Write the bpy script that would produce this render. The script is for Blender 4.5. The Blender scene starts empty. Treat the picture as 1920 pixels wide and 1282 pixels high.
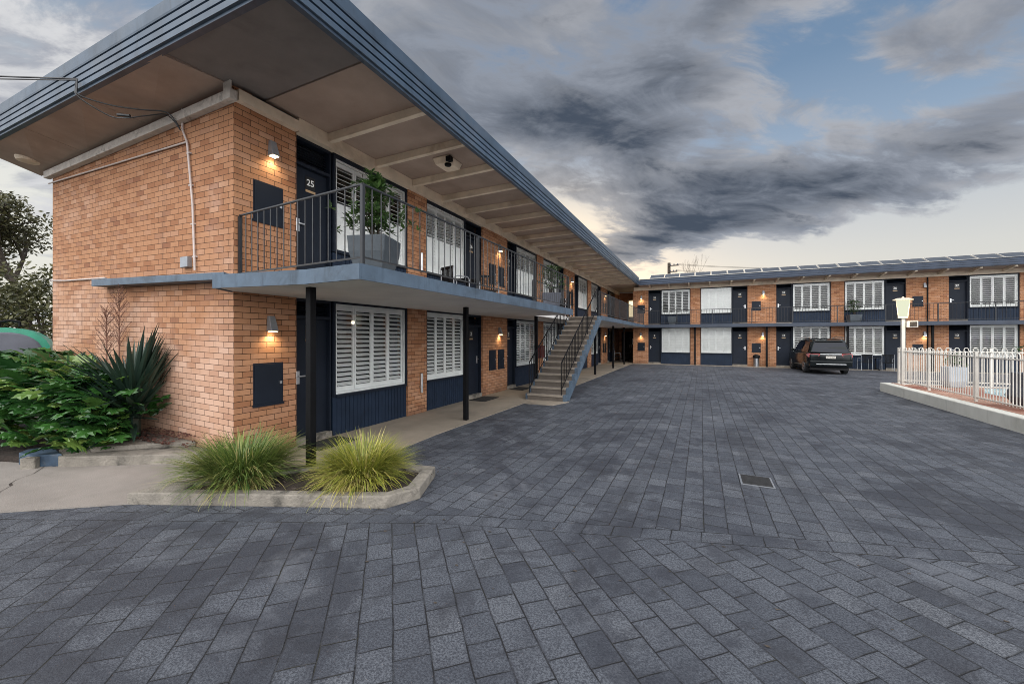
import bpy, bmesh, math, random
from mathutils import Vector, Matrix, noise as mnoise
R = math.radians
random.seed(7)
SC = bpy.context.scene
COL = SC.collection

# ------------------------------------------------------------------ camera
cam_d = bpy.data.cameras.new('camera'); cam = bpy.data.objects.new('camera', cam_d); COL.objects.link(cam)
cam.location = (0, 0, 1.79); cam.rotation_euler = (R(90), 0, R(25.43))
cam_d.sensor_width = 36; cam_d.lens = 14.0; cam_d.shift_y = -0.0047
cam_d.clip_start = 0.05; cam_d.clip_end = 3000
SC.camera = cam

# ------------------------------------------------------------------ node helper
class NT:
    def __init__(s, tree): s.t = tree; s.n = tree.nodes; s.l = tree.links
    def node(s, typ, **kw):
        n = s.n.new(typ)
        for k, v in kw.items(): setattr(n, k, v)
        return n
    def put(s, sock, v):
        if isinstance(v, bpy.types.NodeSocket): s.l.new(v, sock)
        elif v is not None: sock.default_value = v
    def math(s, op, a, b=None, c=None, clamp=False):
        n = s.node('ShaderNodeMath', operation=op, use_clamp=clamp)
        for i, v in enumerate((a, b, c)):
            if v is not None: s.put(n.inputs[i], v)
        return n.outputs[0]
    def mix(s, f, a, b, mode='MIX'):
        n = s.node('ShaderNodeMix', data_type='RGBA', blend_type=mode, clamp_factor=True)
        s.put(n.inputs['Factor'], f)
        for k, v in (('A', a), ('B', b)):
            sk = [i for i in n.inputs if i.name == k and i.type == 'RGBA'][0]
            s.put(sk, (*v, 1) if isinstance(v, tuple) and len(v) == 3 else v)
        return [o for o in n.outputs if o.type == 'RGBA'][0]
    def noise(s, vec, scale, detail=4, rough=.55, dist=0.):
        n = s.node('ShaderNodeTexNoise'); s.put(n.inputs['Vector'], vec)
        n.inputs['Scale'].default_value = scale; n.inputs['Detail'].default_value = detail
        n.inputs['Roughness'].default_value = rough; n.inputs['Distortion'].default_value = dist
        return n.outputs['Fac']
    def ramp(s, f, *stops):
        n = s.node('ShaderNodeValToRGB'); s.put(n.inputs[0], f); e = n.color_ramp.elements
        while len(e) < len(stops): e.new(.5)
        for q, (p, c) in zip(e, stops):
            q.position = p; q.color = (*c, 1) if len(c) == 3 else c
        return n.outputs[0]
    def step(s, v, a, b):
        n = s.node('ShaderNodeMapRange', interpolation_type='SMOOTHSTEP', clamp=True)
        s.put(n.inputs[0], v); n.inputs[1].default_value = a; n.inputs[2].default_value = b
        return n.outputs[0]
    def vec(s, x, y, z=0.):
        n = s.node('ShaderNodeCombineXYZ')
        for i, v in enumerate((x, y, z)): s.put(n.inputs[i], v)
        return n.outputs[0]
    def sep(s, v):
        n = s.node('ShaderNodeSeparateXYZ'); s.put(n.inputs[0], v); return n.outputs
    def bump(s, h, dist=.01, strength=1., nrm=None):
        n = s.node('ShaderNodeBump'); s.put(n.inputs['Height'], h)
        n.inputs['Distance'].default_value = dist; n.inputs['Strength'].default_value = strength
        if nrm: s.put(n.inputs['Normal'], nrm)
        return n.outputs[0]

# ------------------------------------------------------------------ sky
W = bpy.data.worlds.new('World'); SC.world = W; W.use_nodes = True
def build_world():
    t = NT(W.node_tree); t.n.clear()
    d = t.node('ShaderNodeTexCoord').outputs['Generated']
    x, y, z = t.sep(d)
    el = t.math('MULTIPLY', t.math('ARCSINE', z), 180 / math.pi)
    az = t.math('MULTIPLY', t.math('ARCTAN2', x, y), 180 / math.pi)
    def blob(a0, e0, sa, se, tilt):
        c, s_ = math.cos(R(tilt)), math.sin(R(tilt))
        da = t.math('SUBTRACT', az, a0); de = t.math('SUBTRACT', el, e0)
        u = t.math('ADD', t.math('MULTIPLY', da, c / sa), t.math('MULTIPLY', de, s_ / sa))
        v = t.math('ADD', t.math('MULTIPLY', da, -s_ / se), t.math('MULTIPLY', de, c / se))
        q = t.math('ADD', t.math('MULTIPLY', u, u), t.math('MULTIPLY', v, v))
        return t.math('EXPONENT', t.math('MULTIPLY', q, -1.0))
    zz = t.math('ADD', t.math('MAXIMUM', z, 0.), .20)
    px = t.math('DIVIDE', x, zz); py = t.math('DIVIDE', y, zz)
    a = R(-35)
    qx = t.math('ADD', t.math('MULTIPLY', px, math.cos(a)), t.math('MULTIPLY', py, -math.sin(a)))
    qy = t.math('ADD', t.math('MULTIPLY', px, math.sin(a)), t.math('MULTIPLY', py, math.cos(a)))
    q = t.vec(t.math('MULTIPLY', qx, .8), t.math('MULTIPLY', qy, 1.25), 1.3)
    n1 = t.noise(q, 1.5, 12, .58, .5)
    n2 = t.noise(t.vec(t.math('MULTIPLY', qx, 1.), t.math('MULTIPLY', qy, 1.8), 5.1), 3.4, 12, .62, .5)
    n = t.math('ADD', t.math('MULTIPLY', n1, .62), t.math('MULTIPLY', n2, .38))
    bias = None
    for w, b in ((.22, (-11, 26, 15, 6., -8)), (.20, (20, 17.5, 17, 3.8, 10)), (.12, (2, 18.5, 12, 3.6, 6)), (.10, (-30, 38, 20, 9, -10)), (-.20, (-18.5, 16.5, 7, 3.6, -20)), (.20, (-7, 12.8, 9, 1.9, 6)), (.10, (-62, 28, 22, 12, 0)), (.09, (12, 40, 20, 3.5, 14)), (.10, (27, 27, 13, 2.2, 16)),
                 (-.13, (15, 31, 9, 3.6, 14)), (-.10, (13, 23.5, 9, 1.6, 14)), (.10, (30, 33, 10, 2.4, 18)), (.09, (2, 36, 9, 3, 16)), (-.30, (16, 8.5, 30, 4.2, 4)), (-.2, (-22, 8.5, 9, 3.0, 0)), (-.10, (36, 36, 12, 5, 0)), (-.10, (-33, 20, 5, 4, 30))):
        v = t.math('MULTIPLY', blob(*b), w)
        bias = v if bias is None else t.math('ADD', bias, v)
    m = t.math('ADD', t.math('ADD', t.math('MULTIPLY', t.math('SUBTRACT', n, .5), 1.4), .5), bias)
    cover = t.step(m, .43, .58)
    core = t.math('MULTIPLY', t.step(m, .47, .82), t.math('ADD', .72, t.math('MULTIPLY', t.step(n2, .30, .60), .28)))
    hi = t.step(n2, .46, .64)
    ny = t.node('ShaderNodeTexSky'); ny.sky_type = 'NISHITA'; ny.sun_disc = False
    ny.sun_elevation = R(5); ny.sun_rotation = R(-16)
    nyc = t.mix(1., ny.outputs[0], (.03, .03, .03), 'MULTIPLY')
    base = t.ramp(t.math('DIVIDE', el, 90.), (0., (.62, .60, .57)), (.1, (.58, .575, .57)), (.17, (.47, .50, .55)), (.24, (.24, .33, .46)), (.33, (.135, .225, .36)), (.6, (.10, .16, .28)), (1., (.09, .14, .25)))
    glow = blob(-21, 13.5, 11, 7, 0)
    lglow = t.math('MULTIPLY', blob(-84, 12, 26, 15, 0), .9)
    base = t.mix(glow, base, (.79, .71, .58))
    base = t.mix(lglow, base, (.80, .78, .72))
    base = t.mix(1., base, nyc, 'ADD')
    lite = t.mix(t.math('MULTIPLY', glow, .9), (.31, .34, .40), (.64, .53, .40))
    left = t.step(t.math('MULTIPLY', az, -1.), 38., 62.)
    ccol = t.mix(core, lite, (.066, .086, .122))
    ccol = t.mix(t.math('MULTIPLY', t.math('MULTIPLY', hi, t.math('SUBTRACT', 1., core)), .5), ccol, (.60, .60, .62))
    lc = t.mix(t.step(n2, .40, .62), (.36, .38, .44), (.74, .745, .76))
    ccol = t.mix(t.math('MULTIPLY', left, .85), ccol, lc)
    sky = t.mix(cover, base, ccol)
    # unseen sky behind the camera, right and overhead, brightened to light the courtyard
    back = t.step(t.math('MULTIPLY', y, -1.), -.10, .45)
    side = t.step(az, 62., 92.)
    up = t.step(el, 52., 75.)
    br = t.math('MAXIMUM', t.math('MAXIMUM', t.math('MULTIPLY', back, t.step(el, -1., 3.)), side), t.math('MULTIPLY', up, .85))
    sky = t.mix(br, sky, t.mix(t.step(n1, .3, .7), (1.42, 1.50, 1.60), (1.95, 2.0, 2.05)))
    sky = t.mix(t.math('MULTIPLY', side, t.step(el, -1., 8.)), sky, (3.3, 3.35, 3.4))
    bg = t.node('ShaderNodeBackground'); t.put(bg.inputs['Color'], sky); bg.inputs['Strength'].default_value = 1.0
    o = t.node('ShaderNodeOutputWorld'); t.l.new(bg.outputs[0], o.inputs['Surface'])
build_world()
sun_d = bpy.data.lights.new('sun', 'SUN'); sun_d.energy = 1.3; sun_d.angle = R(50); sun_d.color = (1., .95, .9)
sun = bpy.data.objects.new('sun', sun_d); COL.objects.link(sun)
sun.rotation_euler = (R(48), 0, R(-18))     # soft light from the open sky behind the camera
SC.view_settings.view_transform = 'Standard'; SC.view_settings.look = 'None'
SC.view_settings.exposure = 0.0; SC.view_settings.gamma = 1.0
SC.cycles.use_denoising = True; SC.cycles.denoising_prefilter = 'NONE'; SC.cycles.max_bounces = 6; SC.cycles.diffuse_bounces = 4; SC.cycles.transparent_max_bounces = 12
SC.cycles.sample_clamp_indirect = 4.0; SC.cycles.pixel_filter_type = 'BLACKMAN_HARRIS'; SC.cycles.filter_width = .95

# ------------------------------------------------------------------ materials
def new_mat(name):
    m = bpy.data.materials.new(name); m.use_nodes = True
    t = NT(m.node_tree); b = t.n['Principled BSDF']
    return m, t, b
def posn(t): return t.node('ShaderNodeNewGeometry').outputs['Position']
def mat(name, col, rough=.6, var=.12, scale=3., bump=0., bscale=60., metal=0., spec=.5, stain=None, stain_amt=.0, stain_scale=1.2, streak=0.):
    m, t, b = new_mat(name); p = posn(t)
    n = t.noise(p, scale, 6, .6)
    dark = tuple(c * (1 - var * 1.6) for c in col); lite = tuple(min(1, c * (1 + var * 1.4)) for c in col)
    c = t.ramp(n, (.3, dark), (.7, lite))
    if stain:
        s = t.step(t.noise(p, stain_scale, 8, .65, .6), .5, .72)
        c = t.mix(t.math('MULTIPLY', s, stain_amt), c, stain)
    if streak:
        x, y, z = t.sep(p); k = t.step(t.noise(t.vec(t.math('MULTIPLY', x, 7.), t.math('MULTIPLY', y, 7.), t.math('MULTIPLY', z, .9)), 1., 7, .65), .52, .70)
        c = t.mix(t.math('MULTIPLY', k, streak), c, tuple(v * .35 for v in col))
        k2 = t.step(t.noise(p, 14., 6, .7), .62, .70); c = t.mix(t.math('MULTIPLY', k2, streak * .8), c, tuple(min(.6, v * 1.9) for v in col))
    t.put(b.inputs['Base Color'], c)
    b.inputs['Roughness'].default_value = rough; b.inputs['Metallic'].default_value = metal
    b.inputs['Specular IOR Level'].default_value = spec
    if rough > .15 and metal < .5:
        t.put(b.inputs['Roughness'], t.math('ADD', t.math('MULTIPLY', t.math('SUBTRACT', t.noise(p, scale * 2.3, 4), .5), .25), rough))
    if bump:
        t.put(b.inputs['Normal'], t.bump(t.noise(p, bscale, 4, .6), bump, 1.))
    return m
def emis(name, col, st):
    m, t, b = new_mat(name); t.n.remove(b); e = t.node('ShaderNodeEmission')
    e.inputs[0].default_value = (*col, 1); e.inputs[1].default_value = st
    t.l.new(e.outputs[0], t.n['Material Output'].inputs[0]); return m
def brick_mat(name, cols, mortar, bw=.24, rh=.086, mo=.0042, pale_amt=.55, lo=.36):
    m, t, b = new_mat(name); uv = t.node('ShaderNodeUVMap').outputs[0]; p = posn(t)
    wob = t.node('ShaderNodeTexNoise'); t.put(wob.inputs['Vector'], uv); wob.inputs['Scale'].default_value = 9.; wob.inputs['Detail'].default_value = 3
    va = t.node('ShaderNodeVectorMath', operation='MULTIPLY_ADD'); t.l.new(wob.outputs['Color'], va.inputs[0]); va.inputs[1].default_value = (.004, .004, 0); t.l.new(uv, va.inputs[2])
    k = t.node('ShaderNodeTexBrick'); t.put(k.inputs['Vector'], va.outputs[0])
    k.inputs['Color1'].default_value = (0, 0, 0, 1); k.inputs['Color2'].default_value = (1, 1, 1, 1); k.inputs['Mortar'].default_value = (.5, .5, .5, 1)
    k.inputs['Scale'].default_value = 1.; k.inputs['Mortar Size'].default_value = mo; k.inputs['Mortar Smooth'].default_value = .25
    k.inputs['Brick Width'].default_value = bw; k.inputs['Row Height'].default_value = rh
    rnd = t.math('MULTIPLY', k.outputs['Color'], 1.)
    c = t.ramp(rnd, *cols)
    fine = t.noise(uv, 55., 6, .65); mid = t.noise(uv, 7., 5, .6)
    c = t.mix(t.math('MULTIPLY', t.step(mid, .48, .75), .30), c, (.22, .085, .035))
    c = t.mix(t.math('MULTIPLY', t.step(fine, .5, .8), .30), c, (.16, .07, .04))
    # pale weathering low on the wall and in broad patches
    zz = t.sep(p)[2]
    pale = t.math('MULTIPLY', t.step(t.math('ADD', t.noise(p, .55, 5, .55, .5), t.math('MULTIPLY', zz, -.072)), lo, lo + .22), pale_amt)
    c = t.mix(pale, c, t.mix(rnd, (.45, .27, .19), (.63, .43, .33)))
    strk = t.step(t.noise(t.vec(t.math('MULTIPLY', t.sep(uv)[0], 5.), t.math('MULTIPLY', zz, .35), 2.), 1., 6, .6), .54, .72)
    c = t.mix(t.math('MULTIPLY', strk, .28), c, (.15, .085, .06))
    base_ = t.math('MULTIPLY', t.math('SUBTRACT', 1., t.step(t.math('ADD', zz, t.math('MULTIPLY', t.noise(p, 2.5, 5), .35)), .15, .55)), .45)
    c = t.mix(base_, c, (.12, .075, .05))
    c = t.mix(k.outputs['Fac'], c, mortar)
    t.put(b.inputs['Base Color'], c); b.inputs['Roughness'].default_value = .85; b.inputs['Specular IOR Level'].default_value = .25
    h = t.math('ADD', t.math('MULTIPLY', t.math('SUBTRACT', 1., k.outputs['Fac']), 1.), t.math('MULTIPLY', fine, .22))
    t.put(b.inputs['Normal'], t.bump(h, .006, .9))
    return m
BR = ((0., (.29, .128, .064)), (.22, (.36, .172, .088)), (.45, (.41, .208, .112)), (.7, (.37, .180, .094)), (.88, (.43, .235, .142)), (1., (.24, .102, .054)))
M = {}
M['brick'] = brick_mat('orange_brick', BR, (.014, .008, .006), mo=.0038, pale_amt=.15, lo=.40)
M['brick_gable'] = brick_mat('weathered_brick', BR, (.024, .013, .009), mo=.0034, pale_amt=.64, lo=.25)
M['navy'] = mat('navy_paint', (.009, .013, .022), .5, .12, 2., spec=.2)
M['navy_panel'] = mat('navy_boards', (.012, .021, .040), .55, .14, 3., spec=.2)
M['black'] = mat('black_steel', (.004, .004, .005), .5, .2, 6., spec=.15)
M['rail'] = mat('railing_steel', (.016, .017, .02), .4, .2, 9.)
M['white'] = mat('white_shutter_paint', (.87, .87, .85), .45, .04, 4.)
M['cream'] = mat('cream_paint', (.68, .57, .44), .6, .10, 2.5, .002, 40, stain=(.28, .19, .12), stain_amt=.5)
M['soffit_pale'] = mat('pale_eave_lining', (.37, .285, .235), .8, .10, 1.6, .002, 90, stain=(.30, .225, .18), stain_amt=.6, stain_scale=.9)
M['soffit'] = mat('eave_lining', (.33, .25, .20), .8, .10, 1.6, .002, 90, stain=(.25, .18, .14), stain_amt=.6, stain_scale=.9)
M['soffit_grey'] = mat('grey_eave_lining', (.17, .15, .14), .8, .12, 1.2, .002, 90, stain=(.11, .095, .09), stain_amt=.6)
M['slab_under'] = mat('slab_underside_paint', (.62, .595, .57), .8, .07, 1.2, .001, 60)
M['blue'] = mat('blue_grey_paint', (.068, .100, .140), .5, .14, 3., .0015, 30, stain=(.03, .042, .058), stain_amt=.75, stain_scale=2.4, streak=.6)
M['fascia'] = mat('roof_fascia_metal', (.040, .064, .098), .42, .16, 1.5, 0, metal=.0, stain=(.085, .10, .125), stain_amt=.5, streak=.4)
M['fascia_far_shade'] = mat('navy_roof_fascia', (.022, .036, .066), .45, .14, 1.5)  # fascia colour darkened to stand in for the far wing's dimmer light
M['edge_far_shade'] = mat('navy_slab_edge', (.030, .040, .062), .5, .12, 2.)  # slab edge colour with the far wing's shade painted in
M['blue_block'] = mat('dark_blue_masonry', (.035, .062, .10), .7, .2, 6., .004, 40, stain=(.10, .10, .10), stain_amt=.4, stain_scale=6.)
M['grate'] = mat('cast_iron', (.018, .017, .017), .6, .3, 12.)
M['trim'] = mat('weathered_cream_trim', (.56, .51, .46), .7, .12, 5., .003, 50, stain=(.12, .10, .08), stain_amt=.7, stain_scale=5.)
M['conduit'] = mat('pale_conduit', (.50, .43, .40), .5, .1, 6.)
M['concrete'] = mat('walkway_concrete', (.25, .21, .165), .7, .12, 1.1, .002, 90, stain=(.13, .11, .092), stain_amt=.7, stain_scale=.8)
M['pad'] = mat('pale_concrete', (.215, .19, .17), .85, .10, 1.5, .004, 120, stain=(.15, .13, .11), stain_amt=.6, stain_scale=1.1)
M['oldconc'] = mat('weathered_concrete', (.20, .178, .150), .9, .2, 5., .014, 35, stain=(.035, .032, .028), stain_amt=.85, stain_scale=3.6)
M['stair'] = mat('stair_concrete', (.115, .094, .078), .8, .15, 3., .003, 60, stain=(.055, .045, .038), stain_amt=.75, stain_scale=2.5)
M['kerbwhite'] = mat('cream_kerb_paint', (.56, .55, .50), .7, .06, 1.4, .002, 60, stain=(.36, .34, .29), stain_amt=.5, streak=.25)
M['fence'] = mat('white_fence_paint', (.60, .565, .51), .45, .05, 4.)
M['chrome'] = mat('brushed_steel', (.62, .62, .63), .3, .06, 9., metal=1.)
M['grey'] = mat('grey_metal', (.30, .31, .33), .4, .1, 6., metal=.6)
M['pot'] = mat('grey_pot', (.042, .053, .064), .6, .12, 4., .003, 60, stain=(.09, .10, .11), stain_amt=.5)
M['potdark'] = mat('charcoal_pot', (.06, .065, .085), .6, .12, 4.)
M['potwhite'] = mat('white_pot', (.34, .37, .41), .55, .06, 4.)
M['soil'] = mat('garden_soil', (.035, .024, .018), .95, .3, 9., .02, 25)
M['litter'] = mat('leaf_litter', (.09, .03, .02), .9, .5, 22., .02, 30)
M['dark'] = mat('dark_interior', (.018, .016, .015), .9, .2, 2.)  # near-black colour standing in for the shade of unlit rooms
M['mat'] = mat('doormat_rubber', (.012, .012, .013), .9, .2, 60., .003, 200)
M['text'] = mat('white_lettering', (.8, .8, .78), .5, .02)
M['tan'] = mat('tan_strip', (.42, .28, .16), .5, .1, 8.)
M['plate'] = mat('black_plate', (.008, .008, .009), .35, .1)
M['bark'] = mat('bark', (.055, .042, .032), .9, .3, 8., .02, 20)
M['roof'] = mat('roof_sheet', (.30, .32, .34), .45, .1, 2.)
M['panel'] = mat('panel_backing', (.05, .056, .068), .5, .12, 3.)
M['red'] = mat('dark_red_paint', (.12, .016, .014), .4, .1)
M['green'] = mat('green_plastic', (.02, .26, .16), .4, .1, 3.)
M['greyplas'] = mat('grey_plastic', (.10, .105, .13), .5, .1, 3.)
M['paving_red'] = None
M['tread_nose'] = mat('tread_edge', (.23, .195, .16), .8, .12, 5.)

def leaf_mat(name, a, b_, c=None, rough=.4, trans=.25):
    m, t, b = new_mat(name)
    at = t.node('ShaderNodeVertexColor'); at.layer_name = 'Col'
    r = t.sep(at.outputs[0])[0]
    stops = [(0., a), (1., b_)] if c is None else [(0., a), (.8, b_), (1., c)]
    col = t.ramp(r, *stops)
    col = t.mix(t.math('MULTIPLY', t.noise(posn(t), 30., 3), .35), col, tuple(x * .5 for x in a))
    t.put(b.inputs['Base Color'], col); b.inputs['Roughness'].default_value = rough
    tr = t.node('ShaderNodeBsdfTranslucent'); t.l.new(col, tr.inputs[0])
    mx = t.node('ShaderNodeMixShader'); mx.inputs[0].default_value = trans
    t.l.new(b.outputs[0], mx.inputs[1]); t.l.new(tr.outputs[0], mx.inputs[2])
    t.l.new(mx.outputs[0], t.n['Material Output'].inputs[0])
    return m
M['leaf_acanthus'] = leaf_mat('acanthus_leaf', (.012, .047, .014), (.052, .150, .030), (.22, .31, .07), .22)
M['leaf_pot'] = leaf_mat('shrub_leaf', (.02, .055, .015), (.09, .17, .04), None, .4)
M['leaf_tree'] = leaf_mat('tree_leaf', (.030, .034, .014), (.11, .10, .038), None, .6)
M['leaf_hedge'] = leaf_mat('hedge_leaf', (.026, .032, .012), (.12, .115, .04), None, .6)
M['leaf_yucca'] = leaf_mat('yucca_leaf', (.012, .030, .022), (.035, .062, .042), None, .4, .08)
M['blade_green'] = leaf_mat('green_blade', (.05, .10, .02), (.22, .29, .06), (.46, .38, .16), .5)
M['blade_yellow'] = leaf_mat('yellow_blade', (.13, .17, .025), (.46, .44, .07), (.58, .46, .20), .5)
M['stalk'] = mat('dry_stalk', (.16, .075, .05), .8, .3, 9.)
M['redstalk'] = mat('red_flower', (.26, .03, .04), .6, .2, 12.)

def glass_mat(name, tint=(.9, .93, .95), refl=1.0):
    m, t, b = new_mat(name); t.n.remove(b)
    tr = t.node('ShaderNodeBsdfTransparent'); tr.inputs[0].default_value = (*tint, 1)
    gl = t.node('ShaderNodeBsdfGlossy'); gl.inputs['Roughness'].default_value = .015
    fr = t.node('ShaderNodeFresnel'); fr.inputs[0].default_value = 1.5
    t.put(fr.inputs['Normal'], t.bump(t.noise(posn(t), 1.3, 2), .004, .6))
    mx = t.node('ShaderNodeMixShader'); t.put(mx.inputs[0], t.math('MULTIPLY', fr.outputs[0], refl, clamp=True))
    t.l.new(tr.outputs[0], mx.inputs[1]); t.l.new(gl.outputs[0], mx.inputs[2])
    t.l.new(mx.outputs[0], t.n['Material Output'].inputs[0]); return m
M['glass'] = glass_mat('window_glass', (.97, .98, .98), refl=1.1)
M['lamp_glow'] = emis('lamp_diffuser', (1., .82, .48), 12.)
M['lantern_glow'] = emis('lantern_glass_lit', (.97, 1., .74), .86)
M['led'] = emis('passage_glow_emission', (1., .82, .50), 1.6)  # glow put in for the passage's warm light, not a lamp

def paver_mat():
    m, t, b = new_mat('charcoal_pavers'); p = posn(t); x, y, z = t.sep(p)
    def brick(vec, w, h, off=.5, mo=.0046):
        k = t.node('ShaderNodeTexBrick'); t.put(k.inputs['Vector'], vec); k.offset = off
        k.inputs['Color1'].default_value = (0, 0, 0, 1); k.inputs['Color2'].default_value = (1, 1, 1, 1); k.inputs['Mortar'].default_value = (.5, .5, .5, 1)
        k.inputs['Scale'].default_value = 1.; k.inputs['Mortar Size'].default_value = mo; k.inputs['Mortar Smooth'].default_value = .6
        k.inputs['Brick Width'].default_value = w; k.inputs['Row Height'].default_value = h
        k2 = t.node('ShaderNodeTexBrick'); t.put(k2.inputs['Vector'], vec); k2.offset = off
        k2.inputs['Scale'].default_value = 1.; k2.inputs['Mortar Size'].default_value = .017; k2.inputs['Mortar Smooth'].default_value = 1.
        k2.inputs['Brick Width'].default_value = w; k2.inputs['Row Height'].default_value = h
        return k.outputs['Color'], k.outputs['Fac'], k2.outputs['Fac']
    wob = t.node('ShaderNodeTexNoise'); t.put(wob.inputs['Vector'], p); wob.inputs['Scale'].default_value = 3.5; wob.inputs['Detail'].default_value = 3
    wx, wy, _ = t.sep(wob.outputs['Color'])
    x1 = t.math('ADD', x, t.math('MULTIPLY', t.math('SUBTRACT', wx, .5), .022)); y1 = t.math('ADD', y, t.math('MULTIPLY', t.math('SUBTRACT', wy, .5), .022))
    a = R(42.5); ca, sa = math.cos(a), math.sin(a)
    # near field: rows run diagonally, forward and left
    ud = t.math('ADD', t.math('MULTIPLY', x1, -sa), t.math('MULTIPLY', y1, ca)); vd = t.math('ADD', t.math('MULTIPLY', x1, ca), t.math('MULTIPLY', y1, sa))
    ud = t.math('ADD', ud, 50.); vd = t.math('ADD', vd, 50.)
    c1, f1, e1 = brick(t.vec(ud, vd), .245, .205)
    c2, f2, e2 = brick(t.vec(t.math('ADD', y1, 50.), t.math('ADD', x1, 50.)), .245, .205)
    yb = t.math('MINIMUM', t.math('MULTIPLY_ADD', x, .45, 3.42 + .45 * 2.2), t.math('MULTIPLY_ADD', x, .30, 3.42 + .30 * 2.2))
    d = t.math('SUBTRACT', y1, yb)
    c3, f3, e3 = brick(t.vec(t.math('ADD', x1, 50.), t.math('ADD', d, 50.21)), .25, 50.25, 0.)
    def edge(v): return t.math('LESS_THAN', t.math('ABSOLUTE', v), .0055)
    far = t.math('GREATER_THAN', d, 0.); near = t.math('LESS_THAN', d, -.20)
    mid = t.math('SUBTRACT', t.math('SUBTRACT', 1., far), near)
    def pick(a_, b_, c_): return t.math('ADD', t.math('ADD', t.math('MULTIPLY', a_, near), t.math('MULTIPLY', b_, far)), t.math('MULTIPLY', c_, mid))
    rnd = pick(c1, c2, c3); fac = pick(f1, f2, f3)
    fac = t.math('MAXIMUM', fac, t.math('MAXIMUM', edge(d), edge(t.math('ADD', d, .20))))
    col = t.ramp(rnd, (0., (.058, .064, .079)), (.3, (.086, .094, .112)), (.6, (.102, .110, .128)), (.85, (.090, .098, .116)), (1., (.130, .137, .153)))
    fine = t.noise(p, 75., 6, .75); spk = t.noise(p, 190., 3, .6); grit = t.noise(p, 30., 6, .7)
    col = t.mix(t.math('MULTIPLY', t.step(fine, .42, .58), .85), col, (.022, .025, .034))
    col = t.mix(t.math('MULTIPLY', t.step(grit, .50, .72), .45), col, (.028, .030, .040))
    col = t.mix(t.math('MULTIPLY', t.step(spk, .60, .72), .7), col, (.155, .16, .18))
    st = t.step(t.noise(p, .55, 10, .70, 1.0), .50, .60); st2 = t.step(t.noise(p, 2.1, 10, .72, .6), .52, .62)
    st3 = t.step(t.noise(t.vec(t.math('ADD', x, rnd), t.math('ADD', y, t.math('MULTIPLY', rnd, 2.)), rnd), 1.3, 7, .65, .4), .5, .66)
    col = t.mix(t.math('MULTIPLY', st, .70), col, (.020, .022, .031)); col = t.mix(t.math('MULTIPLY', st2, .58), col, (.021, .022, .029)); col = t.mix(t.math('MULTIPLY', st3, .5), col, (.024, .026, .036))
    tyre = t.math('MULTIPLY', t.step(t.noise(t.vec(t.math('MULTIPLY', x, 1.5), t.math('MULTIPLY', y, .16), 4.), 1.6, 6, .6, .4), .54, .68), .42)
    col = t.mix(tyre, col, (.022, .023, .029))
    worn = t.step(t.noise(p, .8, 8, .68, .5), .54, .70)
    col = t.mix(t.math('MULTIPLY', worn, .34), col, (.17, .178, .20))
    rim = t.math('MAXIMUM', pick(e1, e2, e3), 0.)
    col = t.mix(t.math('MULTIPLY', rim, t.math('MULTIPLY', t.noise(p, 9., 5, .7), .85)), col, (.014, .015, .020))
    wht = t.math('GREATER_THAN', t.noise(p, 17., 3, .6), .80)
    col = t.mix(t.math('MULTIPLY', wht, .8), col, (.6, .6, .6))
    moss = t.step(t.noise(p, 2.2, 4), .5, .66)
    jc = t.mix(t.math('MULTIPLY', moss, .6), (.007, .007, .009), (.024, .022, .011))
    fac = t.math('MULTIPLY', fac, t.math('ADD', .35, t.step(t.noise(p, 5., 5, .6), .38, .60)), clamp=True)
    col = t.mix(fac, col, jc)
    t.put(b.inputs['Base Color'], col)
    t.put(b.inputs['Roughness'], t.math('ADD', .58, t.math('MULTIPLY', fine, .2))); b.inputs['Specular IOR Level'].default_value = .45
    tilt = t.math('MULTIPLY', rnd, .5)
    h = t.math('ADD', t.math('ADD', t.math('MULTIPLY', t.math('SUBTRACT', 1., fac), 1.3), tilt), t.math('ADD', t.math('MULTIPLY', fine, .8), t.math('MULTIPLY', grit, .8)))
    r2 = t.math('FRACT', t.math('MULTIPLY', rnd, 17.3)); nv = t.node('ShaderNodeVectorMath', operation='NORMALIZE')
    t.put(nv.inputs[0], t.vec(t.math('MULTIPLY', t.math('SUBTRACT', rnd, .5), .10), t.math('MULTIPLY', t.math('SUBTRACT', r2, .5), .10), 1.))
    t.put(b.inputs['Normal'], t.bump(h, .007, 1., nv.outputs[0]))
    return m
M['pavers'] = paver_mat()
M['paving_red'] = brick_mat('red_paving', ((0., (.20, .07, .05)), (.5, (.27, .10, .07)), (1., (.24, .12, .09))), (.08, .05, .04), .24, .12, .004)

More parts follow.
